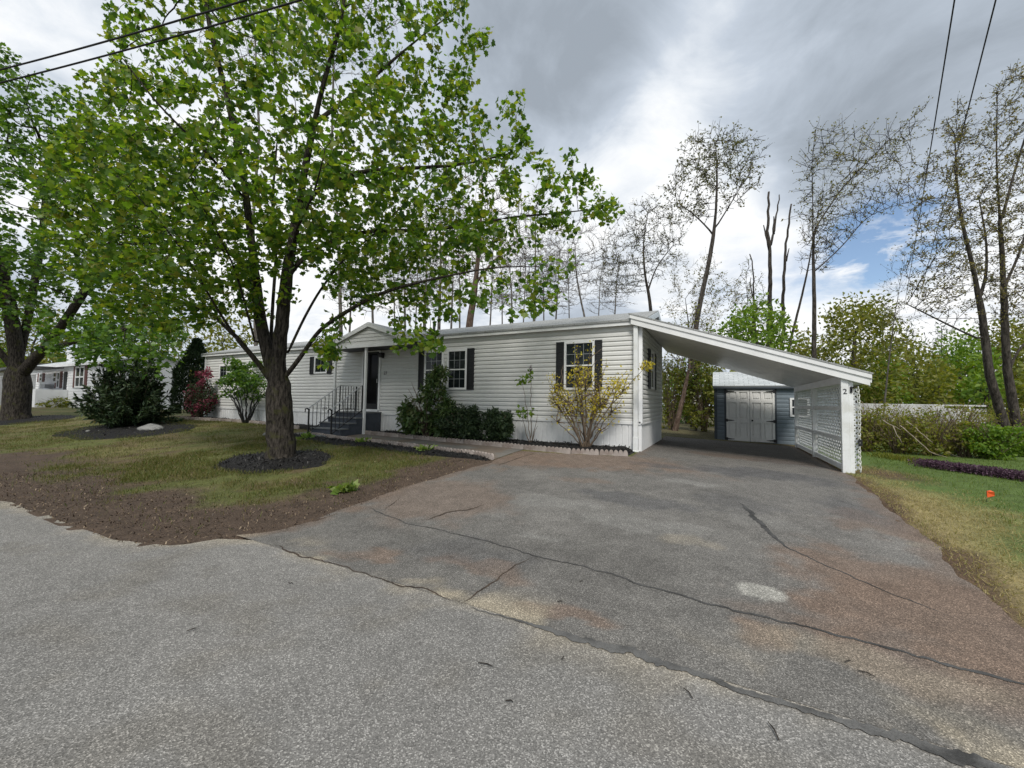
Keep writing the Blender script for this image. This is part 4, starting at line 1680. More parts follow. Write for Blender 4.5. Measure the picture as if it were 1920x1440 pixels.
for lx0, lx1, sgn in ((xa, xm - 0.006, -1), (xm + 0.006, xb, 1)):
    mb = MB()
    w = lx1 - lx0
    hh = zt_ - zb_
    cs = [0.0, 0.09, 0.44, 0.56, 0.91, 1.0]
    rs = [0.0, 0.07, 0.36, 0.44, 0.75, 0.82, 0.955, 1.0]
    mb.box(lx0, lx1, -0.026, -0.004, zb_, zt_)
    for i in (0, 2, 4):
        mb.box(lx0 + w * cs[i], lx0 + w * cs[i + 1], -0.060, -0.0262, zb_, zt_)
    for j in (0, 2, 4, 6):
        for i in (1, 3):
            mb.box(lx0 + w * cs[i], lx0 + w * cs[i + 1], -0.0595, -0.0262, zb_ + hh * rs[j], zb_ + hh * rs[j + 1])
    for i in (1, 3):
        for j in (1, 3, 5):
            x0, x1, q0, q1 = lx0 + w * cs[i], lx0 + w * cs[i + 1], zb_ + hh * rs[j], zb_ + hh * rs[j + 1]
            t = 0.035
            mb.box(x0 + t, x1 - t, -0.050, -0.0262, q0 + t, q1 - t)
    dl_ = mb.build('door', M['sheddoor'], shed, bevel=0.003)
    ex = lx0 if sgn < 0 else lx1
    for q in (zb_ + 0.06, zb_ + hh * 0.40, zt_ - 0.06):
        mb = MB()
        mb.box(ex - 0.045, ex + 0.045, -0.066, -0.0605, q - 0.05, q + 0.05)
        a, b_ = (ex, ex + 0.24) if sgn < 0 else (ex - 0.24, ex)
        mb.prism([(a, q - (0.03 if sgn < 0 else 0.008)), (b_, q - (0.008 if sgn < 0 else 0.03)), (b_, q + (0.008 if sgn < 0 else 0.03)), (a, q + (0.03 if sgn < 0 else 0.008))], 1, -0.0655, -0.061)
        mb.build('hinge', M['iron'], dl_)
    if sgn > 0:
        mb = MB()
        mb.ico((lx0 + 0.06, -0.09, zb_ + hh * 0.405), 0.03, 2)
        mb.tube([(lx0 + 0.06, -0.05, zb_ + hh * 0.405), (lx0 + 0.06, -0.09, zb_ + hh * 0.405)], 0.014, 8)
        mb.build('knob', M['iron'], dl_, smooth=True)
wx0, wz1 = SL(1480.5, 746)
wz0 = SL(1480.5, 781)[1]
wx1 = wx0 + 0.52
mb = MB()
for bx in ((wx0, wx0 + 0.06, wz0, wz1), (wx1 - 0.06, wx1, wz0, wz1), (wx0 + 0.06, wx1 - 0.06, wz1 - 0.06, wz1), (wx0 + 0.06, wx1 - 0.06, wz0, wz0 + 0.06)):
    mb.box(bx[0], bx[1], -0.05, -0.0, bx[2], bx[3])
mb.box(wx0 + 0.06, wx1 - 0.06, -0.035, -0.026, (wz0 + wz1) / 2 - 0.02, (wz0 + wz1) / 2 + 0.02)
wf = mb.build('window', M['white'], shed)
mb = MB()
mb.box(wx0 + 0.06, wx1 - 0.06, -0.025, 0.0, wz0 + 0.06, wz1 - 0.06)
mb.build('pane', M['glass'], wf)

# ================================================================== SCALLOPED EDGING
prof = [(-0.3, -0.08), (0.3, -0.08)]
for i in range(6):
    cx = 0.25 - i * 0.1
    for a in np.linspace(0, math.pi, 7):
        prof.append((cx + 0.05 * math.cos(a), 0.045 + 0.08 * math.sin(a)))
pq = [prof[0]]
for q in prof[1:]:
    if math.hypot(q[0] - pq[-1][0], q[1] - pq[-1][1]) > 1e-4:
        pq.append(q)
mb = MB()
mb.prism(pq, 1, -0.028, 0.028)
edge_me = mb.mesh('edging_block')
edge_me.materials.append(M['edging'])


def edging(line, label, group, rise=0.0):
    line = np.array(line)[:, :2]
    d = np.concatenate([[0], np.cumsum(np.linalg.norm(np.diff(line, axis=0), axis=1))])
    n = int(d[-1] / 0.6)
    for i in range(n):
        t = (i + 0.5) * d[-1] / n
        a = [np.interp(t - 0.28, d, line[:, k]) for k in (0, 1)]
        b_ = [np.interp(t + 0.28, d, line[:, k]) for k in (0, 1)]
        o = bpy.data.objects.new('edging_block', edge_me)
        COL.objects.link(o)
        mu, mv = (a[0] + b_[0]) / 2, (a[1] + b_[1]) / 2
        o.location = (mu, mv, float(T(mu, mv)) + 0.02 + rise)
        o.rotation_euler = (random.uniform(-.06, .06), random.uniform(-.015, .015), math.atan2(b_[1] - a[1], b_[0] - a[0]) + random.uniform(-.02, .02))
        tag(o, label, 'garden edging', group)


edging(E_H, 'scalloped concrete edging block between walkway and house planting bed', 'edging along the house bed')
edging(E_L, 'scalloped concrete edging block between walkway and front lawn', 'edging along the lawn side of the walkway')
edging(E_F, 'scalloped concrete edging block before the far left house bed', 'edging along the far left bed')

# ================================================================== TREES AND PLANTS
def poly_pts(poly, depth, thick, n, seed, **k):
    return crown_points(poly, depth, thick, n, seed, **k)


# ---- the big front maple
B = G(528, 866)
DB0 = float((B - CAM) @ FA)
D = DB0
stem = [B - np.array([0, 0, 0.15]), B, atd(524, 800, D), atd(522, 735, D), atd(521, 690, D)]
limbs = [
    (stem, None),
    (px_line([(520, 700, D), (524, 650, D - .05), (531, 585, D - .1), (540, 500, D), (556, 410, D), (575, 300, D + .1), (600, 180, D), (640, 40, D - .1), (660, -120, D)]), 0),      # 1 leader
    (px_line([(516, 715, D), (500, 655, D), (488, 600, D), (478, 520, D + .2), (468, 420, D + .3), (455, 320, D + .2), (430, 200, D + .1), (395, 60, D), (370, -80, D)]), 0),   # 2
    (px_line([(512, 720, D), (478, 672, D - .1), (448, 640, D - .3), (420, 600, D - .6), (396, 560, D - .9), (350, 480, D - 1.5), (290, 400, D - 2.0), (220, 330, D - 2.4)]), 0),  # 3 left limb
    (px_line([(530, 712, D), (556, 680, D), (576, 652, D - .1), (596, 620, D - .2), (640, 590, D - .5), (700, 555, D - .8), (760, 535, D - 1), (850, 515, D - 1.1), (930, 500, D - 1.1), (1010, 500, D - 1.0)]), 0),  # 4 right lower
    (px_line([(538, 520, D), (570, 480, D + .2), (620, 450, D + .4), (690, 433, D + .5), (780, 432, D + .5), (870, 425, D + .3), (950, 408, D + .1), (1040, 400, D), (1120, 392, D - .1), (1160, 385, D - .1)]), 1),  # 5 long right
    (px_line([(560, 400, D), (600, 350, D - .5), (670, 322, D - .8), (760, 316, D - 1.0), (860, 310, D - .8), (950, 290, D - .7)]), 1),  # 6
    (px_line([(478, 520, D + .2), (430, 470, D + .8), (370, 455, D + 1.2), (290, 455, D + 1.4), (200, 460, D + 1.6)]), 2),  # 7 left level
    (px_line([(590, 230, D), (660, 180, D + .4), (740, 110, D + .8), (800, 60, D + 1), (870, 10, D + 1)]), 1),  # 8
    (px_line([(462, 380, D + .3), (420, 320, D - .4), (360, 260, D - 1.2), (290, 190, D - 1.6), (230, 110, D - 1.8)]), 2),  # 9
    (px_line([(545, 480, D), (560, 420, D - 1.2), (590, 360, D - 2.4), (610, 280, D - 3.0)]), 1),  # 10 towards street
    (px_line([(540, 500, D), (560, 440, D + 1.4), (600, 400, D + 2.8), (640, 360, D + 3.6)]), 1),  # 11 towards the home
    (px_line([(576, 655, D), (620, 615, D + .9), (680, 560, D + 1.8), (740, 480, D + 2.6), (800, 400, D + 3)]), 4),  # 12
    (px_line([(540, 660, D), (568, 600, D + .1), (596, 550, D + .3), (640, 490, D + .7), (700, 440, D + 1.0), (760, 380, D + 1.4)]), 1),
    (px_line([(512, 690, D), (508, 630, D + .2), (512, 560, D + .5), (518, 480, D + .9), (510, 380, D + 1.3), (520, 260, D + 1.6)]), 0),
    (px_line([(478, 640, D - .1), (462, 580, D - .5), (440, 500, D - 1.1), (400, 420, D - 1.7), (350, 340, D - 2.2)]), 2),
    (px_line([(440, 630, D - .3), (400, 590, D + .5), (330, 560, D + 1.2), (250, 540, D + 1.8)]), 3),  # 13
]
crown = [(1180, 388), (1120, 340), (1062, 268), (1040, 300), (985, 235), (985, 165), (960, 190), (905, 200), (890, 130), (912, 70), (890, -30), (850, -220), (700, -330), (480, -330), (330, -180), (262, -20), (205, 5), (185, 95),
         (120, 190), (70, 300), (60, 430), (120, 520), (200, 590), (330, 640), (400, 600), (470, 560), (540, 600), (600, 610), (660, 600), (740, 590), (790, 560), (830, 540), (900, 500), (1000, 480), (960, 455), (1040, 440), (1130, 425)]
att = crown_points(crown, D, 3.4, 2500, 5, clump=1.0, zmin=1.9)
att6 = crown_points([(80, 240), (460, 240), (500, 600), (400, 620), (250, 610), (90, 480)], D + .2, 2.6, 420, 21, clump=.5, zmin=1.9)
att7 = crown_points([(720, 600), (830, 590), (815, 680), (780, 665), (740, 640)], D - 1.1, .8, 45, 22, clump=.4)
att2 = crown_points([(560, 640), (640, 600), (760, 560), (830, 560), (800, 640), (740, 660), (660, 655), (620, 690), (600, 660)], D - .6, .8, 70, 6, clump=0.2)
att3 = crown_points([(560, 470), (900, 410), (1185, 370), (1185, 410), (1100, 440), (900, 470), (700, 520)], D, 1.2, 160, 8, clump=0.3)
att5 = crown_points([(640, 600), (800, 540), (1040, 470), (1100, 490), (1060, 540), (1040, 600), (985, 590), (900, 560), (800, 640), (700, 650)], D - .8, 1.0, 130, 10, clump=0.7)
att4 = crown_points([(840, 545), (1000, 560), (1050, 600), (990, 600), (880, 585)], D - 1, .5, 24, 9, clump=0.1)
ATT = np.concatenate([att, att2, att3, att4, att5, att6, att7, crown_points([(600, 600), (640, 600), (640, 690), (612, 690)], D - 1.0, .4, 14, 31, clump=.1)])
_d = ATT - CAM
_z = _d @ FA
_px, _py = 960 + F * (_d @ XA) / _z, 720 - F * (_d @ ZA) / _z
ATT = ATT[~(((_px > 652) & (_px < 738) & (_py > 578) & (_py < 720)) | ((_px > 600) & (_py < 150) & (RNG.uniform(size=len(_px)) < .6)))]
tree('maple_tree', 'large leafy maple with thick forked trunk in a black mulch ring on the front lawn', 'tree', limbs, ATT, 0.17, 0.27, 1.6, 0.275, 0.0045, M['bark'],
     [(M['maple'], 'maple', 0.06, 0.12, 25, 0.11, dict(up=0.6, droop=0.4))], flare=0.32, leafr=0.0105, iters=90, up=0.03, taper=0.25, tuft=0.11)

# ---- the maple at the left edge
B2 = G(32, 790)
D2 = float((B2 - CAM) @ FA)
limbs = [
    ([B2 - np.array([0, 0, .2]), B2, atd(32, 740, D2), atd(33, 700, D2)], None),
    (px_line([(33, 705, D2), (30, 650, D2), (20, 590, D2), (0, 500, D2), (-40, 380, D2), (-80, 240, D2)]), 0),
    (px_line([(38, 705, D2), (58, 680, D2), (78, 660, D2 - .2), (110, 620, D2 - .6), (150, 560, D2 - 1), (200, 480, D2 - 1.4), (230, 400, D2 - 1.5)]), 0),
    (px_line([(30, 700, D2), (10, 670, D2), (-20, 640, D2 - .3), (-70, 590, D2 - .6), (-140, 500, D2 - 1)]), 0),
    (px_line([(33, 690, D2), (45, 630, D2 + .4), (60, 560, D2 + .8), (80, 440, D2 + 1), (90, 300, D2 + 1)]), 0),
    (px_line([(75, 662, D2), (140, 640, D2 - 1), (200, 625, D2 - 2), (260, 610, D2 - 2.6)]), 2),
]
crown = [(345, 560), (350, 640), (300, 660), (270, 700), (200, 640), (120, 610), (60, 590), (-60, 600), (-200, 620), (-400, 560), (-420, 300), (-250, 60), (-80, 30), (10, 85), (60, 150), (110, 160), (190, 200), (260, 260), (300, 400), (330, 480)]
att = crown_points(crown, D2 - .6, 4.5, 2000, 15, clump=0.45, zmin=2.2)
att = np.concatenate([att, crown_points([(60, 590), (345, 590), (350, 680), (300, 705), (230, 700), (150, 690), (80, 650)], D2 - 3.2, 1.6, 260, 16, clump=.4)])
tree('maple_tree', 'second large dark green maple at the left edge, trunk in shade before a white house', 'tree', limbs, att, 0.27, 0.42, 2.4, 0.44, 0.007, M['bark'],
     [(M['maple2'], 'maple', 0.10, 0.18, 21, 0.17, dict(up=0.6, droop=0.4))], flare=0.35, leafr=0.016, iters=80, tuft=0.15)


# ---- bare and thinly leafed trees behind the home
def wild(label, trunk_px, depth, crown_, thick, n, rb, bark, leaf, seed, rt=0.012, twigs=3, tw=0.6, step=0.34, kill=0.5, extra=(), group='thinly leafed trees behind the home', clump=0.4, name='bare_tree', flare=0.15):
    tr = [atd(x, y, depth + (q[0] if q else 0)) for x, y, *q in trunk_px]
    g = tr[0].copy()
    g[2] = float(T(g[0], g[1])) - 0.1
    if tr[0][2] > g[2] + 0.3:
        tr = [g] + tr
    rb *= 0.78
    lm = [(tr, None)]
    for e_ in extra:
        lm.append((px_line([(x, y, depth + (q[0] if q else 0)) for x, y, *q in e_]), 0))
    att = crown_points(crown_, depth, thick, int(n * 1.6), seed, clump=clump)
    return tree(name, label, 'tree', lm, att, step, kill, 3.5, rb, rt, bark, leaf, group, leafr=rt * 2.0, twigs=twigs, twiglen=tw, flare=flare, iters=60, up=0.04, taper=0.65)


def lf(m, s0, s1, per, sp, kind='leaf'):
    return (M[m], kind, s0 * .75, s1 * .75, per * .75, sp * .35, dict(up=0.3, droop=0.1))


wild('tall slim tree with small dark leaves rising above the carport roof', [(1300, 640), (1312, 570), (1328, 500), (1338, 440), (1342, 400), (1345, 340), (1342, 270)], 21,
     [(1345, 232), (1290, 250), (1262, 300), (1240, 370), (1245, 430), (1300, 420), (1345, 400), (1400, 380), (1435, 330), (1438, 270), (1390, 245)], 2.6, 420, 0.22, M['barkdark'],
     [lf('darkleaf', 0.10, 0.22, 1.9, 0.13)], 101, extra=([(1338, 440), (1325, 425), (1300, 400), (1270, 380)], [(1340, 430), (1365, 390), (1395, 340)]))
wild('slim tree with grey sparse crown behind the home roof ridge', [(1222, 600), (1218, 560), (1208, 510), (1206, 450), (1215, 400)], 24,
     [(1220, 362), (1170, 390), (1135, 430), (1120, 500), (1130, 560), (1210, 540), (1270, 500), (1290, 450), (1262, 400)], 2.6, 330, 0.2, M['barkdark'],
     [lf('darkleaf', 0.09, 0.18, 1.3, 0.13)], 102, extra=([(1215, 545), (1230, 500), (1262, 460)],))
wild('brushy small tree around the tall slim trunk above the carport', [(1295, 640), (1290, 600), (1285, 560)], 23,
     [(1250, 470), (1320, 470), (1390, 520), (1410, 600), (1340, 640), (1240, 590)], 2.2, 170, 0.09, M['barkdark'], [lf('bud', 0.09, 0.17, 1.4, 0.14), lf('olive', 0.1, 0.18, .5, 0.14)], 103, rt=0.006)
wild('bare young tree leaning behind the middle of the home roof', [(1098, 600), (1088, 560), (1080, 510), (1078, 460)], 26,
     [(1080, 390), (1020, 430), (1010, 500), (1060, 540), (1130, 530), (1150, 470), (1130, 420)], 2.5, 190, 0.13, M['barkgrey'], [lf('bud', 0.06, 0.12, 0.4, 0.12)], 104, twigs=3)
wild('vine clad thick trunk tree behind the home', [(878, 620), (888, 560), (895, 500), (900, 440), (905, 360)], 19,
     [(905, 260), (830, 330), (800, 430), (830, 520), (900, 520), (980, 500), (1000, 420), (960, 320)], 3, 260, 0.30, M['barkred'], [lf('bud', 0.05, 0.10, 0.5, 0.12)], 105, twigs=3,
     extra=([(893, 530), (915, 500), (945, 470), (975, 450)], [(890, 580), (930, 560), (960, 555)]))
for i, (x0, x1, top, dp, rb) in enumerate(((795, 800, 330, 22, .16), (822, 826, 300, 25, .18), (760, 752, 360, 27, .14), (845, 850, 380, 30, .15), (1000, 1004, 330, 23, .15), (962, 950, 400, 28, .13), (1040, 1050, 400, 30, .13), (700, 690, 420, 24, .15), (1150, 1160, 430, 31, .12), (655, 660, 430, 28, .14), (778, 784, 390, 34, .12), (862, 858, 350, 33, .13), (918, 924, 380, 31, .12), (942, 936, 410, 36, .12), (980, 986, 420, 34, .11), (1020, 1014, 410, 35, .12), (1068, 1060, 430, 34, .11), (1120, 1128, 440, 36, .11), (740, 734, 400, 33, .12))):
    wild('bare grey tree trunk standing in the row behind the home roof', [(x0, 640), ((x0 + x1) / 2 + 2, 520), (x1, top + 70)], dp,
         [(x1, top), (x1 - 45, top + 70), (x1 - 50, 560), (x1 - 20, 590), (x1 + 38, 570), (x1 + 48, top + 80)], 2.2, 130, rb, M['barkgrey'], [lf('bud', 0.05, 0.11, 0.5, 0.12)], 120 + i, twigs=3, group='bare grey trees behind the home roof')
wild('very tall bare tree showing above the maple crown, left of the two', [(480, 650), (474, 420), (486, 250), (478, 60), (470, -40)], 27,
     [(480, -120), (400, -40), (350, 90), (420, 150), (520, 140), (560, 40), (540, -80)], 3, 200, 0.17, M['barkgrey'], [lf('bud', 0.05, 0.1, 0.4, 0.1)], 140, twigs=2, group='bare tall trees behind the maple')
wild('very tall bare tree showing above the maple crown, right of the two', [(640, 650), (634, 430), (622, 280), (626, 100), (620, -30)], 26,
     [(640, -140), (560, -40), (550, 80), (600, 150), (700, 150), (770, 60), (760, -60)], 3, 220, 0.17, M['barkgrey'], [lf('bud', 0.05, 0.1, 0.5, 0.1)], 141, twigs=2, group='bare tall trees behind the maple')

# dead snags
for lab, px_, dp, rb, rt, forks in (
        ('dead grey snag with several broken upright forks', [(1443, 680), (1443, 560), (1444, 480), (1441, 440), (1440, 415), (1441, 360)], 24, .20, .055, ([(1444, 460), (1452, 430), (1462, 365)], [(1443, 470), (1436, 445), (1432, 422)], [(1450, 440), (1452, 405)])),
        ('single slender dead snag with a broken top', [(1466, 680), (1469, 560), (1472, 480), (1477, 430), (1482, 382)], 24.5, .15, .045, ([(1473, 490), (1480, 465)],)),
        ('short thin dead snag left of the forked one', [(1410, 680), (1412, 560), (1414, 510), (1408, 476)], 24, .08, .03, ([(1412, 560), (1408, 530), (1407, 520)],))):
    base = atd(*px_[0], dp)
    base[2] = float(T(base[0], base[1])) - 0.1
    r_ = thing('dead_tree', lab, 'tree', base, 'dead snags behind the carport')
    b = MB()
    pts = resample([base] + [atd(x, y, dp) for x, y in px_], 0.4)
    b.tube(pts + RNG.normal(size=pts.shape) * 0.025, np.linspace(rb, rt, len(pts)), 9)
    for f_ in forks:
        q = resample([atd(x, y, dp) for x, y in f_], 0.3)
        b.tube(q + RNG.normal(size=q.shape) * 0.02, np.linspace(rt * 1.3, rt * 0.5, len(q)), 7)
    b.build('trunk', M['barkdark'], r_, smooth=True, fixn=False)

# wind-bent trees right of the snags
wild('wind bent yellow green tree behind the carport, branches swept to the right', [(1526, 690), (1527, 600), (1526, 520), (1524, 470), (1528, 420), (1545, 360)], 20,
     [(1560, 225), (1500, 290), (1488, 380), (1500, 470), (1560, 470), (1640, 420), (1720, 360), (1730, 215), (1650, 250)], 2.2, 430, 0.17, M['barkdark'],
     [lf('budgreen', 0.08, 0.17, 2.0, 0.14), lf('bud', 0.08, 0.15, 0.8, 0.14)], 150, twigs=2, tw=0.8,
     extra=([(1526, 510), (1560, 480), (1590, 450), (1620, 410), (1660, 390), (1720, 375)], [(1527, 430), (1580, 350), (1640, 290), (1710, 220), (1735, 200)], [(1524, 470), (1524, 380), (1522, 300), (1530, 240)]))
wild('dark leaning trunk with few leaves left of the wind bent tree', [(1470, 700), (1484, 630), (1500, 570), (1516, 500), (1524, 450)], 22,
     [(1530, 380), (1500, 420), (1490, 500), (1560, 520), (1580, 440)], 1.6, 90, 0.13, M['barkdark'], [lf('bud', 0.07, 0.13, 1.2, 0.12)], 151)
wild('right hand double trunk tree, its left stem, with brownish young leaves', [(1886, 806), (1866, 740), (1852, 690), (1846, 620), (1836, 560), (1822, 490), (1806, 430), (1795, 360), (1790, 250)], 15,
     [(1800, 175), (1740, 240), (1715, 330), (1700, 440), (1690, 540), (1740, 600), (1830, 590), (1890, 560), (1900, 420), (1880, 260)], 2.6, 520, 0.19, M['barkdark'],
     [lf('bud', 0.07, 0.14, 1.7, 0.12), lf('darkleaf', 0.07, 0.13, .6, 0.12)], 152, step=0.3, kill=0.46, rt=0.009, twigs=3, tw=0.4,
     extra=([(1846, 640), (1800, 620), (1740, 590), (1700, 570)], [(1836, 560), (1850, 520), (1850, 450), (1835, 370)]))
wild('right hand double trunk tree, its right stem, reaching out of the frame', [(1908, 806), (1896, 740), (1888, 690), (1884, 600), (1880, 500), (1874, 400), (1868, 300), (1870, 180)], 15.4,
     [(1900, 110), (1850, 160), (1830, 300), (1840, 480), (1850, 600), (1960, 640), (2080, 560), (2080, 250), (2000, 120)], 2.6, 520, 0.19, M['barkdark'],
     [lf('bud', 0.07, 0.14, 1.9, 0.12), lf('darkleaf', 0.07, 0.13, .6, 0.12)], 153, step=0.3, kill=0.46, rt=0.009, twigs=3, tw=0.4,
     extra=([(1890, 700), (1910, 650), (1950, 620), (2000, 600)], [(1882, 540), (1910, 480), (1940, 380)], [(1876, 420), (1900, 330), (1930, 230)]))
wild('thin leaning sapling in the thicket right of the carport', [(1652, 830), (1664, 700), (1676, 600), (1690, 520)], 17,
     [(1690, 440), (1650, 500), (1640, 600), (1660, 680), (1720, 640), (1740, 540)], 1.2, 90, 0.05, M['barkgrey'], [lf('budgreen', 0.07, 0.13, .9, 0.12)], 154, rt=0.005)
wild('tall thin bare tree between the snags and the wind bent tree', [(1400, 690), (1404, 600), (1400, 540)], 27,
     [(1400, 480), (1360, 540), (1370, 620), (1440, 620), (1440, 540)], 1.6, 90, 0.08, M['barkgrey'], [lf('olive', 0.1, 0.18, .9, 0.14)], 155)


# ---- leafy green trees of the wood behind
def green(label, px_, depth, crown_, thick, n, rb, leaf, s0, s1, per, seed, bark='barkdark', group='leafy trees of the wood behind', sp=0.3, name='leafy_tree', cat='tree', clump=0.5, kind='leaf', leafr=2.6, rt=0.012, step=0.55, kill=0.8, up=0.35):
    tr = [atd(x, y, depth) for x, y in px_]
    g = tr[0].copy()
    g[2] = float(T(g[0], g[1])) - 0.1
    if tr[0][2] > g[2] + 0.2:
        tr = [g] + tr
    att = crown_points(crown_, depth, thick, n, seed, clump=clump)
    att = att[att[:, 2] > T(att[:, 0], att[:, 1]) + 0.15]
    return tree(name, label, cat, [(tr, None)], att, step, kill, 5, rb, rt, M[bark], [(M[leaf], kind, s0, s1, per, sp, dict(up=up, droop=0.15))], group, leafr=rt * leafr, iters=50)


green('rounded bright green tree just above the carport roof', [(1420, 700), (1418, 640), (1412, 600)], 19,
      [(1345, 600), (1360, 575), (1395, 555), (1440, 552), (1480, 575), (1500, 640), (1470, 690), (1380, 670), (1340, 650)], 2.6, 420, 0.15, 'bright', 0.14, 0.26, 34, 201, sp=0.28)
green('broad olive green tree with a flat top right of the carport roof', [(1600, 760), (1600, 700), (1602, 640)], 33,
      [(1545, 590), (1570, 565), (1620, 556), (1660, 560), (1688, 610), (1700, 680), (1690, 760), (1540, 740), (1520, 660)], 4, 520, 0.25, 'olive', 0.2, 0.42, 38, 202, sp=0.5, step=0.8, kill=1.1)
for i, (x, y0, wd, dp, leaf, lab) in enumerate((
        (1500, 620, 70, 38, 'olive', 'dull green tree behind the dead snags'), (1720, 640, 75, 40, 'olive', 'wide yellow green tree behind the power wires'), (1800, 620, 80, 44, 'bright', 'bright yellow green tree left of the double trunk'),
        (1890, 600, 80, 46, 'olive', 'olive tree behind the double trunk at the right edge'), (1980, 580, 90, 40, 'olive', 'olive tree just beyond the right edge'), (1650, 660, 60, 36, 'bright', 'green small tree above the white fence'), (1850, 670, 60, 34, 'bright', 'low yellow green tree behind the double trunk'), (1760, 690, 50, 35, 'olive', 'low green tree above the orange bush'), (1940, 690, 60, 33, 'olive', 'low olive tree at the right frame edge'))):
    green(lab, [(x, 765), (x, (y0 + 765) / 2)], dp, [(x - wd * .5, y0 + 20), (x - wd * .1, y0 - 12), (x + wd * .4, y0 + 5), (x + wd * .8, y0 + 60), (x + wd * .8, 765), (x - wd * .8, 765), (x - wd * .85, y0 + 70)], 4, 330, 0.2, leaf, 0.25, 0.5, 34, 210 + i, sp=0.55, step=0.9, kill=1.2)
for i, (x, y0, dp) in enumerate(((1655, 548, 48), (1765, 590, 50), (1835, 600, 52), (1700, 600, 46))):
    green('dark pine top showing over the green wood', [(x, 765), (x, y0 + 20)], dp, [(x, y0), (x - 24, y0 + 50), (x - 40, y0 + 130), (x - 42, 760), (x + 42, 760), (x + 40, y0 + 130), (x + 24, y0 + 50)], 2.2, 260, 0.2, 'pine', 0.3, 0.6, 26, 230 + i, sp=0.5, name='pine_tree', group='dark pines in the wood', kind='needle', step=0.9, kill=1.2)
# wood at the left, behind the far houses
for i, (x, y0, wd, dp, leaf) in enumerate(((60, 560, 90, 48, 'olive'), (170, 590, 80, 50, 'bright'), (290, 560, 90, 46, 'olive'), (420, 580, 80, 44, 'olive'), (-40, 540, 90, 46, 'bright'))):
    green('green tree rising behind the white house at left', [(x, 740), (x, (y0 + 740) / 2)], dp, [(x - wd * .5, y0 + 20), (x, y0 - 10), (x + wd * .5, y0 + 10), (x + wd * .8, y0 + 70), (x + wd * .8, 735), (x - wd * .8, 735), (x - wd * .8, y0 + 70)], 4, 260, 0.25, leaf, 0.28, 0.5, 22, 240 + i, sp=0.55, step=0.9, kill=1.2, group='green trees behind the far houses')


# ---- shrubs
def shrub(name, label, base, stems, leafs, group=None, stemmat='stem', r0=0.02, cat='shrub', rtip=0.004):
    """stems: list of polylines (relative to base)"""
    base = np.array(base, float)
    r = thing(name, label, cat, base, group)
    b = MB()
    for s in stems:
        q = resample(np.array(s) + base, 0.12)
        q[1:-1] += RNG.normal(size=q[1:-1].shape) * 0.012
        b.tube(q, np.linspace(r0, rtip, len(q)), 5)
    b.build('stems', M[stemmat], r, smooth=True, fixn=False)
    first = True
    for nm, pts, kind, s0, s1, m_, kw in leafs:
        leafcloud(nm, np.array(pts) + base, kind, s0, s1, M[m_], r, **kw)
    return r


def fan(n, rad, hgt, seed, bend=0.3, lo=0.5):
    rng = np.random.default_rng(seed)
    out = []
    for i in range(n):
        a = rng.uniform(0, 2 * math.pi)
        rr = rad * math.sqrt(rng.uniform(0.02, 1))
        h = hgt * rng.uniform(lo, 1)
        x, y = rr * math.cos(a), rr * math.sin(a)
        out.append([(0.08 * math.cos(a), 0.08 * math.sin(a), -0.05), (x * (0.45 - bend * 0.4), y * (0.45 - bend * 0.4), h * 0.5), (x, y, h)])
    return out


def blob(n, c, r, seed, shell=0.55, clumps=0, cr=0.25, flat=0.0):
    rng = np.random.default_rng(seed)
    d = rng.normal(size=(n, 3))
    d /= np.linalg.norm(d, axis=1)[:, None]
    q = d * (rng.uniform(shell ** 3, 1, n) ** (1 / 3))[:, None]
    if clumps:
        cd = rng.normal(size=(clumps, 3))
        cd /= np.linalg.norm(cd, axis=1)[:, None]
        cd *= rng.uniform(0.55, 1, clumps)[:, None]
        k = rng.integers(0, clumps, n)
        q = cd[k] + q * cr
    q[:, 2] = np.where(q[:, 2] < -0.95, -0.95, q[:, 2])
    return np.array(c) + q * np.array(r)


def footv(px, py, v):
    return onv(px, py, v)


def foot(px, py, dep=None):
    p = G(px, py) if dep is None else atd(px, py, dep)
    p[2] = float(T(p[0], p[1])) + 0.02
    return p


# dark yew on the lawn, spiky
yb = foot(240, 800)
SC = float((yb - CAM) @ FA) / F
sp = []
rng = np.random.default_rng(5)
pts = []
drs = []
stems = []
for i in range(150):
    a = rng.uniform(0, 2 * math.pi)
    el = rng.uniform(0.05, 1.35)
    ln = rng.uniform(0.75, 1.12)
    d = np.array([math.cos(a) * math.cos(el), math.sin(a) * math.cos(el), math.sin(el)])
    e_ = d * ln * np.array([92 * SC, 70 * SC, 118 * SC])
    e_[2] += rng.uniform(-.1, .1)
    s0 = np.array([math.cos(a) * .1, math.sin(a) * .1, 0.0])
    mid = e_ * 0.5 + np.array([0, 0, -.08 + .1 * rng.uniform()])
    stems.append([s0, mid, e_])
    n = 95
    t = rng.uniform(0.22, 1, n)[:, None]
    p = (1 - t) ** 2 * s0 + 2 * t * (1 - t) * mid + t * t * e_
    p = p + rng.normal(size=p.shape) * 0.085 * (1.15 - t)
    pts.append(p)
    drs.append(np.tile(d, (n, 1)) + rng.normal(size=(n, 3)) * .5)
pts = np.concatenate(pts)
drs = np.concatenate(drs)
pts[:, 2] = np.clip(pts[:, 2], 0.04, None)
shrub('yew_shrub', 'large dark spiky yew shrub spreading on the left lawn', yb, stems, [('foliage', pts, 'long', 0.10, 0.24, 'yew', dict(up=.3, dirs=drs, droop=-0.1))], r0=.02)

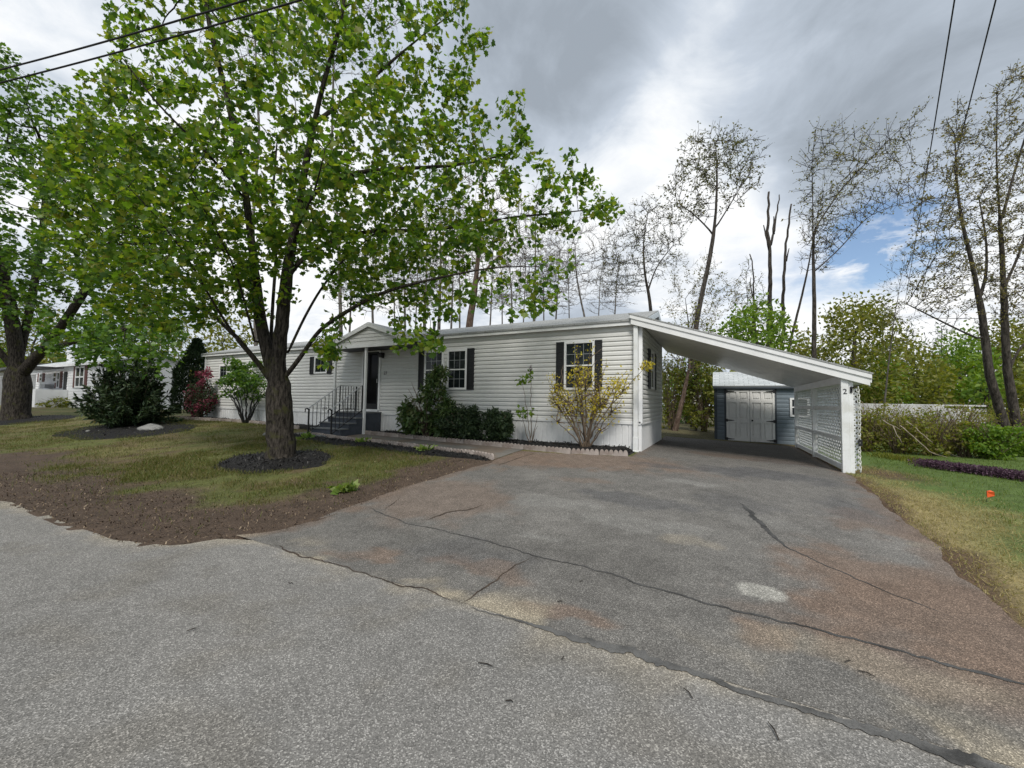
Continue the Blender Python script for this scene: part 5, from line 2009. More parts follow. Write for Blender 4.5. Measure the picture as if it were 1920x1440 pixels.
rk = foot(281, 808)
b = MB()
b.ico((0, 0, 0.06), (0.6, 0.3, 0.15), 3)
vs = np.array(b.v)
f_ = 1 + 0.5 * (fbm(vs[:, 0] * 3 + 9, vs[:, 1] * 4 + vs[:, 2] * 5, 3) - 0.5)
vs = vs * f_[:, None]
vs[:, 2] = np.where(vs[:, 0] < 0, vs[:, 2] * (1 + vs[:, 0] * 0.9), vs[:, 2])
b.v = [tuple(p + rk) for p in vs]
tag(b.build('rock', M['rock'], origin=rk, fixn=False), 'pale flat rock lying at the foot of the dark yew shrub', 'rock')
# little stones by the trunks
for x, y, r_ in ((165, 812, .09), (185, 811, .06), (516, 869, .045), (541, 868, .055), (500, 819, .12), (1716, 0, 0)):
    if r_:
        p = foot(x, y)
        b = MB()
        b.ico(p + np.array([0, 0, r_ * .4]), (r_, r_ * .8, r_ * .65), 2, .12)
        tag(b.build('stone', M['rock'], origin=p, fixn=False), {165: 'small pale stone left of the dark yew shrub', 185: 'tiny pale stone closest to the left side of the yew shrub', 516: 'small light stone at the left foot of the big maple trunk', 541: 'small light stone at the right foot of the big maple trunk', 500: 'flat light stone on the mulch just behind the big maple trunk'}[x], 'stone', 'stones in the front garden')

# arborvitae
ab = footv(362, 783, 10.0)
SC = float((ab - CAM) @ FA) / F
hh = 145 * SC
rng = np.random.default_rng(8)
n = 8500
z = rng.uniform(0.02, 1, n) ** 0.85
a = rng.uniform(0, 2 * math.pi, n)
rad = 31 * SC * np.clip(np.minimum(1.0, (1 - z) * 2.3 + .06), 0.08, 1) * (0.72 + .28 * np.sqrt(rng.uniform(size=n))) * (0.85 + .3 * vnoise(a * 2.5, z * 9, 4))
pts = np.stack([rad * np.cos(a), rad * np.sin(a), z * hh], 1)
shrub('arborvitae', 'tall narrow dark evergreen column beside the far left end of the home', ab, [[(0, 0, -.05), (0, 0, hh * .5), (0, 0, hh * .95)]], [('foliage', pts, 'long', 0.10, 0.22, 'pine', dict(up=.1, dirs=np.stack([np.cos(a) * .3, np.sin(a) * .3, np.full(n, 1.0)], 1), droop=0))], r0=.08, cat='evergreen')

# pink flowering shrub
pb = footv(374, 785, 9.2)
SC = float((pb - CAM) @ FA) / F
pts = np.concatenate([blob(700, (0, 0, 34 * SC), (30 * SC, 22 * SC, 36 * SC), 4, .5, 26, .25), blob(220, (6 * SC, 0, 78 * SC), (16 * SC, 12 * SC, 16 * SC), 6, .4, 9, .3), blob(260, (-24 * SC, 0, 50 * SC), (18 * SC, 14 * SC, 30 * SC), 9, .4, 14, .22)])
lp = blob(1500, (0, 0, 40 * SC), (32 * SC, 24 * SC, 40 * SC), 5, .2)
shrub('azalea_shrub', 'pink flowering shrub by the far left end of the home', pb, fan(16, 26 * SC, 80 * SC, 5), [('blossom', pts, 'leaf', .09, .17, 'pink', dict(up=.3)), ('foliage', lp, 'leaf', .06, .12, 'yew', dict(up=.3))])

# spreading green shrub
gb = footv(462, 794, 9.3)
SC = float((gb - CAM) @ FA) / F
pts = np.concatenate([blob(1500, (-5 * SC, 0, 82 * SC), (62 * SC, 40 * SC, 26 * SC), 14, .2, 30, .3), blob(500, (-20 * SC, 0, 112 * SC), (40 * SC, 30 * SC, 14 * SC), 15, .2, 14, .35), blob(300, (0, 0, 55 * SC), (60 * SC, 35 * SC, 12 * SC), 16, .2, 12, .3)])
shrub('leafy_shrub', 'vase shaped green shrub with dark stems before the far left siding', gb, fan(14, 55 * SC, 95 * SC, 15, .1, .75), [('foliage', pts, 'leaf', .09, .18, 'maple2', dict(up=.55))], stemmat='iron', r0=.03)

# rhododendron right of the steps
rb_ = footv(800, 822, 9.2)
SC = float((rb_ - CAM) @ FA) / F
bl = [((0, 0, 32), (56, 36, 30)), ((14, 0, 66), (34, 26, 24)), ((14, 2, 98), (27, 20, 24)), ((-42, 0, 38), (28, 24, 28)), ((46, 0, 36), (36, 24, 26)), ((22, 0, 122), (16, 12, 12))]
pts = np.concatenate([blob(int(2.9 * r[0] * r[2] ** .5), np.array(c) * SC, np.array(r) * SC * 1.08, 20 + i, .3, 18, .2) for i, (c, r) in enumerate(bl)])
pts = pts[pts[:, 2] > .04]
shrub('rhododendron', 'tall dark green rhododendron right of the front steps', rb_, fan(20, 45 * SC, 105 * SC, 22), [('foliage', pts, 'long', .13, .24, 'rhodo', dict(up=.5, droop=.25))], r0=.022)
for i, (x, y, rx, rz, lab) in enumerate(((868, 826, 46, 33, 'low rounded dark yew bush, the larger of the pair in the house bed'), (934, 826, 32, 29, 'small rounded dark yew bush, right of the pair in the house bed'))):
    p = footv(x, y, 9.15)
    SC = float((p - CAM) @ FA) / F
    pts = np.concatenate([blob(5200, (0, 0, rz * .95 * SC), (rx * SC, rx * .8 * SC, rz * SC), 40 + i, .2, 70, .22), blob(2500, (0, 0, rz * .9 * SC), (rx * .75 * SC, rx * .6 * SC, rz * .8 * SC), 50 + i, .4)])
    pts = pts[pts[:, 2] > 0.03]
    shrub('yew_bush', lab, p, fan(14, rx * .8 * SC, rz * 1.7 * SC, 42 + i), [('foliage', pts, 'long', .06, .13, 'yew', dict(up=.2, droop=-.2))], r0=.014, group='yew bushes in the house bed')

# lilac whip
lb = footv(995, 832, 9.3)
SC = float((lb - CAM) @ FA) / F
st = [[(0, 0, 0), (1 * SC, 0, 60 * SC), (-3 * SC, 0, 145 * SC)], [(0, 0, 0), (-8 * SC, 0, 60 * SC), (-20 * SC, 0, 118 * SC)], [(0, 0, 0), (-14 * SC, 0, 25 * SC), (-18 * SC, 0, 55 * SC)], [(0, 0, 0), (10 * SC, 0, 20 * SC), (14 * SC, 0, 34 * SC)], [(0, 0, 0), (6 * SC, .1, 30 * SC), (10 * SC, .1, 55 * SC)]]
pts = np.concatenate([blob(26, (-21 * SC, 0, 118 * SC), (9 * SC, 7 * SC, 10 * SC), 61, .2), blob(24, (-2 * SC, 0, 128 * SC), (8 * SC, 7 * SC, 14 * SC), 62, .2), blob(44, (-19 * SC, 0, 56 * SC), (14 * SC, 10 * SC, 13 * SC), 63, .2), blob(12, (4 * SC, 0, 60 * SC), (10 * SC, 6 * SC, 5 * SC), 64, .2)])
shrub('lilac_shrub', 'thin leggy lilac with few leaf tufts against the siding', lb, st, [('foliage', pts, 'leaf', .08, .15, 'bright', dict(up=.5)), ('blossom', blob(40, (-2 * SC, 0, 143 * SC), (3 * SC, 3 * SC, 7 * SC), 66, .1), 'leaf', .02, .04, 'ajuga', dict(up=.3))], r0=.013)

# forsythia
fb = footv(1098, 840, 9.3)
SC = float((fb - CAM) @ FA) / F
rng = np.random.default_rng(77)
stems = []
fl = []
tips = [(-72, 100), (-60, 60), (-55, 140), (-40, 120), (-30, 165), (-20, 110), (-8, 190), (5, 150), (12, 195), (20, 120), (30, 145), (42, 100), (55, 130), (66, 95), (62, 60), (78, 145), (112, 152), (-68, 130), (-48, 90), (35, 165), (-12, 140), (50, 115), (0, 120), (25, 95), (-62, 108), (-35, 85)]
for tx, tz in tips:
    ty = rng.uniform(-.5, .3) if abs(tx) < 70 else rng.uniform(-.3, -.1)
    e_ = np.array([tx * SC, ty, tz * SC])
    s0 = np.array([rng.uniform(-.1, .1), rng.uniform(-.08, .08), -.03])
    mid = e_ * np.array([.40, .5, .5]) + rng.normal(size=3) * .03
    stems.append([s0, mid, e_])
    n = 52 if tz > 70 else 12
    t = rng.uniform(0.52, 1.0, n)[:, None]
    q = np.where(t < .5, s0 + (mid - s0) * t * 2, mid + (e_ - mid) * (t - .5) * 2)
    fl.append(q + rng.normal(size=q.shape) * .075)
    # side twigs
    for k in range(4):
        t = rng.uniform(.35, .95)
        q = mid + (e_ - mid) * (t - .3)
        stems.append([q, q + rng.normal(size=3) * .08 + np.array([0, 0, .08]), q + rng.normal(size=3) * .16 + np.array([0, 0, .16])])
fl.append(blob(240, (-58 * SC, 0, 98 * SC), (20 * SC, 15 * SC, 26 * SC), 78, .1))
fl.append(blob(190, (20 * SC, 0, 85 * SC), (22 * SC, 16 * SC, 20 * SC), 79, .1))
fl.append(blob(210, (60 * SC, -.1, 115 * SC), (22 * SC, 14 * SC, 20 * SC), 80, .1))
fl.append(blob(110, (112 * SC, -.25, 150 * SC), (13 * SC, 8 * SC, 8 * SC), 81, .1))
fl.append(blob(230, (-10 * SC, 0, 135 * SC), (32 * SC, 14 * SC, 22 * SC), 82, .1))
fl = np.concatenate(fl)
shrub('forsythia_shrub', 'yellow flowering forsythia with bare fanning stems under the right window', fb, stems, [('blossom', fl, 'leaf', .04, .075, 'yellow', dict(up=.2)), ('foliage', fl[::4] + RNG.normal(size=fl[::4].shape) * .05, 'leaf', .03, .06, 'budgreen', dict(up=.3))], r0=.019)
# hostas and pale tufts
for x, y, r_, lab in ((575, 824, .26, 'pale green hosta clump just right of the maple trunk'), (680, 832, .28, 'pale green hosta clump nearest the front steps walkway bend'), (795, 848, .26, 'sparse pale hosta clump at the right end of the lawn bed'), (648, 924, .22, 'bright pale green plant growing alone in the bare lawn corner')):
    p = foot(x, y)
    rng = np.random.default_rng(int(x))
    n = 60
    a = rng.uniform(0, 2 * math.pi, n)
    q = np.stack([np.cos(a) * .05, np.sin(a) * .05, rng.uniform(.0, .06, n)], 1) + rng.normal(size=(n, 3)) * np.array([r_ * .28, r_ * .22, 0])
    q[:, 2] = np.abs(q[:, 2])
    o = leafcloud('hosta', q + p, 'leaf', .10, .20, M['hosta'], None, up=.35, dirs=np.stack([np.cos(a), np.sin(a), np.full(n, .55)], 1), droop=0, origin=p)
    tag(o, lab, 'plant', 'pale low plants in the front garden')

# ajuga row
L0, L1 = G(1728, 876), G(1985, 912)
n = 2600
t = RNG.uniform(0, 1, n)
p = L0 + (L1 - L0) * t[:, None]
p[:, 0] += RNG.normal(size=n) * .10
p[:, 1] += RNG.normal(size=n) * .16
pp = []
for k in range(4):
    q = p.copy()
    q[:, 2] = T(p[:, 0], p[:, 1]) + .03 + .035 * k + RNG.uniform(0, .03, n)
    pp.append(q)
o = leafcloud('flower_bed', np.concatenate(pp), 'leaf', .02, .045, M['ajuga'], None, up=.2, droop=-1.0)
tag(o, 'band of purple flower spikes across the right hand lawn', 'flowers', kind='stuff')
# dark tuft of spikes nearer the carport
t = RNG.uniform(0, 1, 700)
A0, A1 = G(1650, 858), G(1735, 872)
p = A0 + (A1 - A0) * t[:, None] + RNG.normal(size=(700, 3)) * np.array([.12, .2, 0])
p[:, 2] = T(p[:, 0], p[:, 1]) + .03
o = leafcloud('dark_sprouts', p, 'blade', .08, .16, M['olive'], None, up=.2, dirs=np.tile([[0, 0, 1.5]], (700, 1)), droop=0)
tag(o, 'dark green sprouts growing between carport post and purple flowers', 'plants', kind='stuff')

# orange marker flag
p = foot(1850, 945)
fo = thing('marker_flag', 'small orange marker flag on a wire in the right lawn', 'flag', p)
b = MB()
b.tube([p - np.array([0, 0, .05]), p + np.array([0.005, 0, .16])], .0025, 5)
b.build('wire_stake', M['iron'], fo)
b = MB()
q = [(0, 0, .155), (.045, .01, .17), (.075, -.012, .15), (.08, 0, .10), (.05, .014, .075), (.01, 0, .07)]
b.add([p + np.array(k) for k in q] + [p + np.array(k) + np.array([0, .002, 0]) for k in q], [tuple(range(6)), tuple(range(11, 5, -1))] + [(i, (i + 1) % 6, 6 + (i + 1) % 6, 6 + i) for i in range(6)])
b.build('flag_cloth', M['flag'], fo)


# bushes on the right and the thicket
def bush(label, x, y, dep, rx, rz, n, leaf, s0, s1, seed, group='bushes behind the right hand lawn', clumps=30, extra=None, shell=.35):
    p = foot(x, y, dep)
    SC_ = dep / F if dep else float((p - CAM) @ FA) / F
    pts = blob(n, (0, 0, rz * .95 * SC_), (rx * SC_, rx * .75 * SC_, rz * SC_), seed, shell, clumps, .32)
    pts = pts[pts[:, 2] > 0.02]
    lv = [('foliage', pts, 'leaf', s0, s1, leaf, dict(up=.35))]
    if extra:
        m_, k, e0, e1 = extra
        lv.append(('blossom', blob(k, (0, 0, rz * 1.0 * SC_), (rx * SC_, rx * .75 * SC_, rz * SC_), seed + 3, .5, clumps, .25), 'leaf', e0, e1, m_, dict(up=.2)))
    return shrub('bush', label, p, fan(46, rx * 1.0 * SC_, rz * 2.15 * SC_, seed, .15, .5), lv, group, r0=.014)


bush('fresh yellow green bush at the right edge before the double trunk', 1858, 862, None, 46, 34, 2600, 'bright', .05, .11, 301)
bush('second yellow green bush cut by the right frame edge', 1925, 858, None, 36, 28, 1500, 'bright', .05, .11, 302)
for i, (x, y, rx, rz, dep) in enumerate(((1626, 848, 40, 44, None), (1684, 852, 50, 35, None), (1748, 855, 54, 46, None), (1808, 858, 46, 36, None), (1655, 842, 50, 38, 14), (1720, 842, 50, 29, 15.5), (1800, 842, 56, 38, 15), (1910, 842, 60, 40, 15.5))):
    bush('tangled brownish green bush in the thicket beyond the right lawn', x, y, dep, rx, rz, 1500, 'thicket', .05, .115, 310 + i, group='thicket bushes beyond the right lawn', clumps=30, shell=.0)
# dead branches lying in the thicket
for i, (pa) in enumerate(([(1688, 798), (1720, 825), (1745, 850), (1775, 858)], [(1700, 790), (1728, 812), (1748, 830)], [(1655, 788), (1690, 806)], [(1674, 800), (1690, 832)], [(1790, 852), (1792, 838), (1806, 826)], [(1822, 840), (1830, 850)], [(1765, 846), (1800, 858), (1830, 862)])):
    dep = 10.6
    q = resample([atd(x, y, dep - .3 * k) for k, (x, y) in enumerate(pa)], .12)
    b = MB()
    b.tube(q + RNG.normal(size=q.shape) * .008, np.linspace(.014, .005, len(q)), 5)
    o = q[0]
    tag(b.build('dead_branch', M['deadwood'], origin=o, smooth=True, fixn=False), 'bleached dead branch lying in the thicket beyond the right lawn', 'branch', 'dead branches in the thicket')
bush('orange yellow flowering bush above the white fence, left of the two', 1712, 760, 34, 20, 14, 900, 'yellow', .12, .25, 330, group='yellow flowering bushes by the white fence')
bush('yellow flowering bush above the white fence, right of the two', 1795, 764, 36, 34, 12, 600, 'yellow', .10, .22, 331, group='yellow flowering bushes by the white fence', extra=('olive', 600, .12, .25))
# shrubs seen through the carport
bush('tall leafy shrub with white blossom seen through the carport', 1320, 835, 17.5, 36, 74, 2400, 'olive', .10, .2, 340, group='shrubs seen through the carport', extra=('whitebloom', 60, .08, .15), clumps=50, shell=.1)
bush('brown stemmed leafy shrub behind the home end wall', 1258, 832, 18, 30, 72, 1500, 'olive', .09, .18, 341, group='shrubs seen through the carport', extra=('whitebloom', 40, .08, .15), clumps=40, shell=.1)
bush('far green shrub filling the gap behind the carport', 1290, 822, 24, 60, 62, 2200, 'maple2', .12, .25, 342, group='shrubs seen through the carport', clumps=50, shell=.1)
wild('crooked brown trunk of a small tree behind the carport', [(1262, 822), (1272, 780), (1282, 740), (1292, 690)], 17.2, [(1300, 560), (1250, 620), (1250, 700), (1330, 700), (1350, 620)], 1.2, 110, .17, M['barkred'], [lf('olive', .09, .18, 2, .14)], 343, group='small trees behind the carport', name='small_tree')
wild('thin dark stemmed small tree beside the shed', [(1306, 826), (1304, 770), (1300, 720)], 17.8, [(1310, 640), (1270, 680), (1280, 760), (1340, 740), (1345, 680)], 1.0, 80, .07, M['barkdark'], [lf('bright', .09, .17, 2.5, .14), lf('whitebloom', .07, .12, .4, .1)], 344, group='small trees behind the carport', name='small_tree')
# foundation planting before the far house
bush('low pale green shrub row before the white house at far left', 108, 764, None, 36, 10, 900, 'olive', .12, .24, 350, group='low shrubs before the white house')

# ================================================================== FAR LEFT HOUSES AND RIGHT FENCE
fv = 10.9
def fx(px):
    d = ray(px, 740)
    return d[0] / d[1] * fv


fl_ = thing('white_house', 'white single storey house with dark red shutters behind the left maple', 'house', (-42, fv, 0.2))
gz = 0.15
eave = onv(140, 684, fv)[2]
b = MB()
siding(b, 'u', fv, fx(38), fx(215), gz - .3, eave, h=.2, out=.02)
b.add([(fx(215), fv, gz - .3), (fx(215), fv + 4, gz - .3), (fx(215), fv + 4, eave), (fx(215), fv, eave)], [(0, 1, 2, 3)])
b.add([(fx(215), fv, eave), (fx(215), fv + 4, eave), (fx(215), fv + 2, eave + .7)], [(0, 1, 2)])
b.build('wall', M['farwall'], fl_, fixn=False)
b = MB()
roofslab(b, fx(36), fx(215) + .2, fv - .25, eave + .05, fv + 2, eave + .75, .08)
roofslab(b, fx(36), fx(215) + .2, fv + 4.25, eave + .05, fv + 2.001, eave + .75, .08)
o = b.build('roof', M['shedroof'], fl_)
uvroof(o)
b = MB()
b.box(fx(36), fx(215) + .2, fv - .28, fv - .25, eave - .12, eave + .06)
b.build('fascia', M['white'], fl_)


def farwin(x0, x1, y0, y1, shut=True, grid=True):
    z1_, z0_ = onv((x0 + x1) / 2, y0, fv)[2], onv((x0 + x1) / 2, y1, fv)[2]
    a, b_ = fx(x0), fx(x1)
    m_ = MB()
    t = .12
    for q in ((a, a + t, z0_, z1_), (b_ - t, b_, z0_, z1_), (a + t, b_ - t, z1_ - t, z1_), (a + t, b_ - t, z0_, z0_ + t), (a + t, b_ - t, (z0_ + z1_) / 2 - .05, (z0_ + z1_) / 2 + .05)):
        m_.box(q[0], q[1], fv - .08, fv, q[2], q[3])
    if grid:
        m_.box((a + b_) / 2 - .06, (a + b_) / 2 + .06, fv - .07, fv - .052, z0_ + t, z1_ - t)
    o = m_.build('window', M['white'], fl_)
    m_ = MB()
    m_.box(a + t, b_ - t, fv - .05, fv - .03, z0_ + t, z1_ - t)
    m_.build('pane', M['glass'], o)
    if shut:
        for s0, s1 in ((a - .42, a - .02), (b_ + .02, b_ + .42)):
            m_ = MB()
            m_.box(s0, s1, fv - .06, fv - .0, z0_, z1_)
            m_.build('shutter', M['maroon'], fl_)


farwin(141, 158, 687, 727)
farwin(73, 79, 700, 716, grid=False)
farwin(99, 106, 697, 718, shut=False, grid=False)
farwin(106.5, 112, 697, 728, grid=False)
m_ = MB()
za, zb = onv(122, 697, fv)[2], onv(122, 731, fv)[2]
m_.box(fx(119.5), fx(124.5), fv - .06, fv, zb, za)
m_.build('door', M['shutter'], fl_)
m_ = MB()
m_.box(fx(78), fx(128), fv - 1.6, fv - .03, gz, zb)
m_.build('porch_base', M['farwall'], fl_)
m_ = MB()
zt = zb + 1.0
for x in np.linspace(fx(56), fx(126), 34):
    m_.box(x - .02, x + .02, fv - 1.62, fv - 1.58, zb if x > fx(78) else gz, zt)
m_.box(fx(56), fx(126), fv - 1.63, fv - 1.57, zt, zt + .06)
m_.build('porch_railing', M['ironlight'], fl_)
m_ = MB()
m_.box(fx(76), fx(127), fv - 1.8, fv - .28, eave - .28, eave - .2)
m_.build('porch_roof', M['dark'], fl_)
m_ = MB()
m_.box(fx(92), fx(101), fv - .5, fv - .0, onv(95, 728, fv)[2], onv(95, 721, fv)[2])
m_.build('air_conditioner', M['ironlight'], fl_)
m_ = MB()
m_.box(fx(86), fx(96), fv + 1.0, fv + 2.6, eave + .3, eave + 1.3)
m_.box(fx(85.5), fx(96.5), fv + .95, fv + 2.65, eave + 1.3, eave + 1.42)
m_.build('chimney', M['farwall'], fl_)

bg_ = thing('beige_house', 'plain beige house wall at the left frame edge', 'house', (fx(-20), fv, .15))
b = MB()
siding(b, 'u', fv, fx(-60), fx(9), gz + .3, 3.4, h=.22, out=.02)
b.add([(fx(9), fv, gz), (fx(9), fv + 5, gz), (fx(9), fv + 5, 3.4), (fx(9), fv, 3.4)], [(0, 1, 2, 3)])
b.build('wall', M['beige'], bg_, fixn=False)
b = MB()
b.box(fx(-60), fx(9) + .1, fv - .05, fv + 5, gz - .3, gz + .3)
b.build('base_trim', M['white'], bg_)
b = MB()
roofslab(b, fx(-60), fx(9) + .4, fv - .4, 3.4, fv + 2.5, 4.3, .1)
roofslab(b, fx(-60), fx(9) + .4, fv + 5.4, 3.4, fv + 2.501, 4.3, .1)
b.build('roof', M['dark'], bg_)

# white picket fence far right
fa, fb_ = atd(1560, 764, 27), atd(1850, 770, 25)
ft = thing('picket_fence', 'long white picket fence far beyond the right lawn', 'fence', (fa[0], fa[1], 0))
d = fb_ - fa
n = 150
b = MB()
for i in range(n):
    q = fa + d * (i + .5) / n
    h_ = 1.37 + .05 * math.sin(i * 1.7)
    b.box(q[0] - .03, q[0] + .03, q[1] - .015, q[1] + .015, -.1, h_ - (.2 if i > 110 else 0))
pk = b.build('pickets', M['fencegrey'], ft)
pk['kind'] = 'stuff'
b = MB()
for z in (.4, 1.4):
    b.bar((fa[0], fa[1] + .04, z), (fb_[0], fb_[1] + .04, z), .04, .1)
b.build('fence_rails', M['fencegrey'], ft)


# ================================================================== OVERHEAD WIRES
def wire(label, a, b_, sag, r_, group):
    t = np.linspace(0, 1, 40)[:, None]
    p = np.array(a) + (np.array(b_) - np.array(a)) * t
    p[:, 2] -= sag * 4 * (t[:, 0] * (1 - t[:, 0]))
    b = MB()
    b.tube(p, r_, 6)
    tag(b.build('power_line', M['wire'], origin=np.array(a), smooth=True, fixn=False), label, 'wire', group)


def ext(p, q, dp, dq, e0=.25, e1=.25):
    a, b_ = atd(*p, dp), atd(*q, dq)
    return a - (b_ - a) * e0, b_ + (b_ - a) * e1


a, b_ = ext((0, 122), (430, 0), 6.4, 5.2, .6, .5)
wire('thick black cable, the upper of the two crossing above the maple', a, b_, .10, .0135, 'cables over the maple')
a, b_ = ext((0, 147), (535, 0), 6.5, 5.4, .5, .4)
wire('thick black cable, the lower of the two crossing above the maple', a, b_, .10, .0135, 'cables over the maple')
a, b_ = ext((1789, 0), (1700, 545), 11, 42, .08, .25)
wire('overhead wire on the right, the left one of the pair', a, b_, .25, .019, 'wires on the right')
a, b_ = ext((1866, 0), (1722, 560), 11, 42, .08, .25)
wire('overhead wire on the right, the right one of the pair', a, b_, .25, .019, 'wires on the right')
wire('thin level wire behind the double trunk tree', atd(1740, 596, 24), atd(2100, 586, 22), .15, .016, 'wires on the right')
# twigs on the asphalt
for i, (x, y, a, ln) in enumerate(((360, 1180, 1.2, .05), (545, 1094, .2, .05), (910, 1246, .1, .09), (1055, 1233, 1.5, .03), (1625, 1263, -.4, .07), (1590, 1240, .8, .05), (1450, 1370, 1.9, .10), (1290, 1300, 2.3, .07), (1050, 1128, .3, .04), (955, 1315, .2, .04), (1090, 1090, .6, .03), (1180, 880, .2, .1))):
    p = G(x, y, .03)
    b = MB()
    c_, s_ = math.cos(a), math.sin(a)
    q = np.array([(-ln / 2 * c_, -ln / 2 * s_, 0), (0.004, .006, .004), (ln / 2 * c_, ln / 2 * s_, .002)]) + p
    b.tube(q, [.003, .0035, .002], 5)
    tag(b.build('twig', M['barkdark'], origin=p, fixn=False), 'small dark twig lying on the grey asphalt', 'twig', 'twigs on the asphalt')

# the wood that closes the horizon all round
n = 16000
a = RNG.uniform(-0.35 * math.pi, 1.35 * math.pi, n)
rr = RNG.uniform(78, 96, n)
pu, pv = -8 + rr * np.cos(a) * 1.15, 6 + rr * np.sin(a)
hgt = 5.5 + 4.5 * fbm(a * 14, a * 0 + 3, 9)
z = hgt * RNG.uniform(0, 1, n) ** 0.8
o = leafcloud('far_wood', np.stack([pu, pv, z], 1), 'leaf', 0.9, 2.0, M['olive'], None, up=.3)
tag(o, 'far wood of pale green trees closing the horizon', 'wood', kind='stuff')

# ================================================================== CAMERA, SKY, SUN
cam = bpy.data.cameras.new('camera')
cam.sensor_fit = 'HORIZONTAL'
cam.sensor_width = 36
cam.lens = 36 * F / 1920
cam.clip_start = 0.05
cam.clip_end = 3000
co_ = bpy.data.objects.new('camera', cam)
COL.objects.link(co_)
co_.matrix_world = Matrix(((XA[0], ZA[0], -FA[0], CAM[0]), (XA[1], ZA[1], -FA[1], CAM[1]), (XA[2], ZA[2], -FA[2], CAM[2]), (0, 0, 0, 1)))
sc.camera = co_

SUN_DIR = np.array([0.30, -0.62, 0.85])
SUN_DIR /= np.linalg.norm(SUN_DIR)
sl = bpy.data.lights.new('sun', 'SUN')
sl.energy = 2.6
sl.angle = math.radians(15)
sl.color = (1.0, 0.95, 0.87)
so_ = bpy.data.objects.new('sun', sl)
COL.objects.link(so_)
so_.rotation_euler = Vector(SUN_DIR).to_track_quat('Z', 'Y').to_euler()

w = bpy.data.worlds.new('World')
sc.world = w
w.use_nodes = True
nt = w.node_tree
N = nt.nodes
L = nt.links
N.clear()
out = N.new('ShaderNodeOutputWorld')
sky = N.new('ShaderNodeTexSky')
sky.sky_type = 'NISHITA'
sky.sun_disc = False
sky.sun_elevation = math.asin(SUN_DIR[2])
sky.sun_rotation = math.atan2(SUN_DIR[0], SUN_DIR[1])
sky.altitude = 0
bg1 = N.new('ShaderNodeBackground')
bg1.inputs['Strength'].default_value = 0.13
L.new(sky.outputs['Color'], bg1.inputs['Color'])
tc = N.new('ShaderNodeTexCoord')
sep = N.new('ShaderNodeSeparateXYZ')
L.new(tc.outputs['Generated'], sep.inputs['Vector'])


def mth(op, a, b=None, clamp=False):
    n = N.new('ShaderNodeMath')
    n.operation = op
    n.use_clamp = clamp
    for i, k in enumerate((a, b)):
        if k is None:
            continue
        if isinstance(k, (int, float)):
            n.inputs[i].default_value = k
        else:
            L.new(k, n.inputs[i])
    return n.outputs[0]


# cloud sheet seen in perspective: direction divided by its height
zc = mth('ADD', mth('MAXIMUM', sep.outputs['Z'], 0.0), 0.22)
cx = mth('DIVIDE', sep.outputs['X'], zc)
cy = mth('DIVIDE', sep.outputs['Y'], zc)
cb = N.new('ShaderNodeCombineXYZ')
L.new(cx, cb.inputs['X'])
L.new(cy, cb.inputs['Y'])


def noise(scale, detail, rough, off, dist=0.0):
    mp = N.new('ShaderNodeMapping')
    mp.inputs['Location'].default_value = off
    L.new(cb.outputs['Vector'], mp.inputs['Vector'])
    n = N.new('ShaderNodeTexNoise')
    n.inputs['Scale'].default_value = scale
    n.inputs['Detail'].default_value = detail
    n.inputs['Roughness'].default_value = rough
    n.inputs['Distortion'].default_value = dist
    L.new(mp.outputs['Vector'], n.inputs['Vector'])
    return n.outputs['Fac']


def lobe(px, py, width, gain):
    """soft region of the sky dome around a direction"""
    d = ray(px, py)
    d = d / np.linalg.norm(d)
    vm = N.new('ShaderNodeVectorMath')
    vm.operation = 'DOT_PRODUCT'
    L.new(tc.outputs['Generated'], vm.inputs[0])
    vm.inputs[1].default_value = tuple(d)
    c = math.cos(math.radians(width))
    mr = N.new('ShaderNodeMapRange')
    mr.interpolation_type = 'SMOOTHSTEP'
    mr.inputs['From Min'].default_value = c
    mr.inputs['From Max'].default_value = 1.0
    mr.inputs['To Min'].default_value = 0
    mr.inputs['To Max'].default_value = gain
    L.new(vm.outputs['Value'], mr.inputs['Value'])
    return mr.outputs['Result']


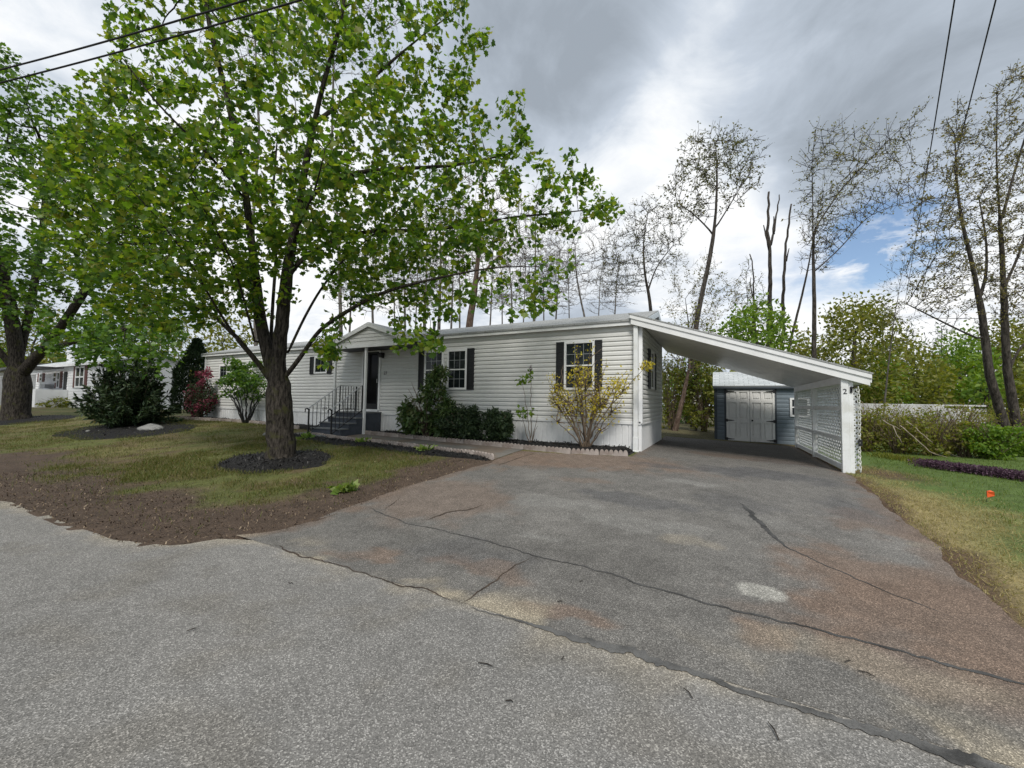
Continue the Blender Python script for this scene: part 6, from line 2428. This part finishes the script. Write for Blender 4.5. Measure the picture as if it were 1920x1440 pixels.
big = noise(1.1, 7, 0.55, (3.1, 1.7, 0.4), 0.4)
fine = noise(3.6, 8, 0.6, (1.2, 4.7, 0.0), 0.5)
val = mth('ADD', mth('MULTIPLY', big, 1.0), mth('MULTIPLY', fine, 0.8))
val = mth('ADD', val, -0.285)
for px, py, wd, g in ((1040, 90, 15, -0.26), (1660, 130, 17, -0.24), (1480, 40, 12, -0.05), (1180, 300, 13, 0.14), (1330, 130, 9, 0.06), (1340, 500, 14, 0.22), (1640, 560, 16, 0.26), (250, 40, 30, 0.20),
                      (700, 500, 26, 0.16), (1000, 480, 12, 0.12), (1880, 480, 12, 0.14), (1570, 300, 8, -0.06), (1100, 200, 6, -0.05)):
    val = mth('ADD', val, lobe(px, py, wd, g))
cr_ = N.new('ShaderNodeValToRGB')
e = cr_.color_ramp.elements
stops = [(0.22, (0.295, 0.335, 0.385)), (0.42, (0.385, 0.435, 0.50)), (0.58, (0.48, 0.535, 0.61)), (0.74, (0.68, 0.72, 0.77)), (0.90, (0.86, 0.87, 0.88))]
while len(e) < len(stops):
    e.new(0.5)
for i, (p_, c_) in enumerate(stops):
    e[i].position = p_
    e[i].color = (*c_, 1)
L.new(val, cr_.inputs['Fac'])
bg2 = N.new('ShaderNodeBackground')
bg2.inputs['Strength'].default_value = 1.0
L.new(cr_.outputs['Color'], bg2.inputs['Color'])
# blue openings
hole = lobe(1690, 435, 7.0, 1.0)
for px, py, wd, g in ((1560, 500, 6, 0.7), (1400, 540, 6, 0.35), (1640, 460, 6, 0.5)):
    hole = mth('ADD', hole, lobe(px, py, wd, g))
hn = noise(5.5, 8, 0.6, (7.2, 0.3, 0.0), 0.3)
cov = mth('MULTIPLY', hole, mth('MULTIPLY', mth('SUBTRACT', hn, 0.30), 3.2, True), True)
mixs = N.new('ShaderNodeMixShader')
L.new(cov, mixs.inputs['Fac'])
L.new(bg2.outputs['Background'], mixs.inputs[1])
L.new(bg1.outputs['Background'], mixs.inputs[2])
L.new(mixs.outputs['Shader'], out.inputs['Surface'])

sc.view_settings.view_transform = 'Standard'
sc.view_settings.look = 'None'
sc.view_settings.gamma = 1
sc.view_settings.exposure = 0.27
sc.cycles.max_bounces = 6
sc.cycles.transparent_max_bounces = 4
sc.cycles.use_denoising = True
sc.cycles.denoiser = 'OPENIMAGEDENOISE'
sc.cycles.denoising_input_passes = 'RGB_ALBEDO_NORMAL'
sc.cycles.denoising_prefilter = 'NONE'
sc.cycles.sample_clamp_indirect = 4
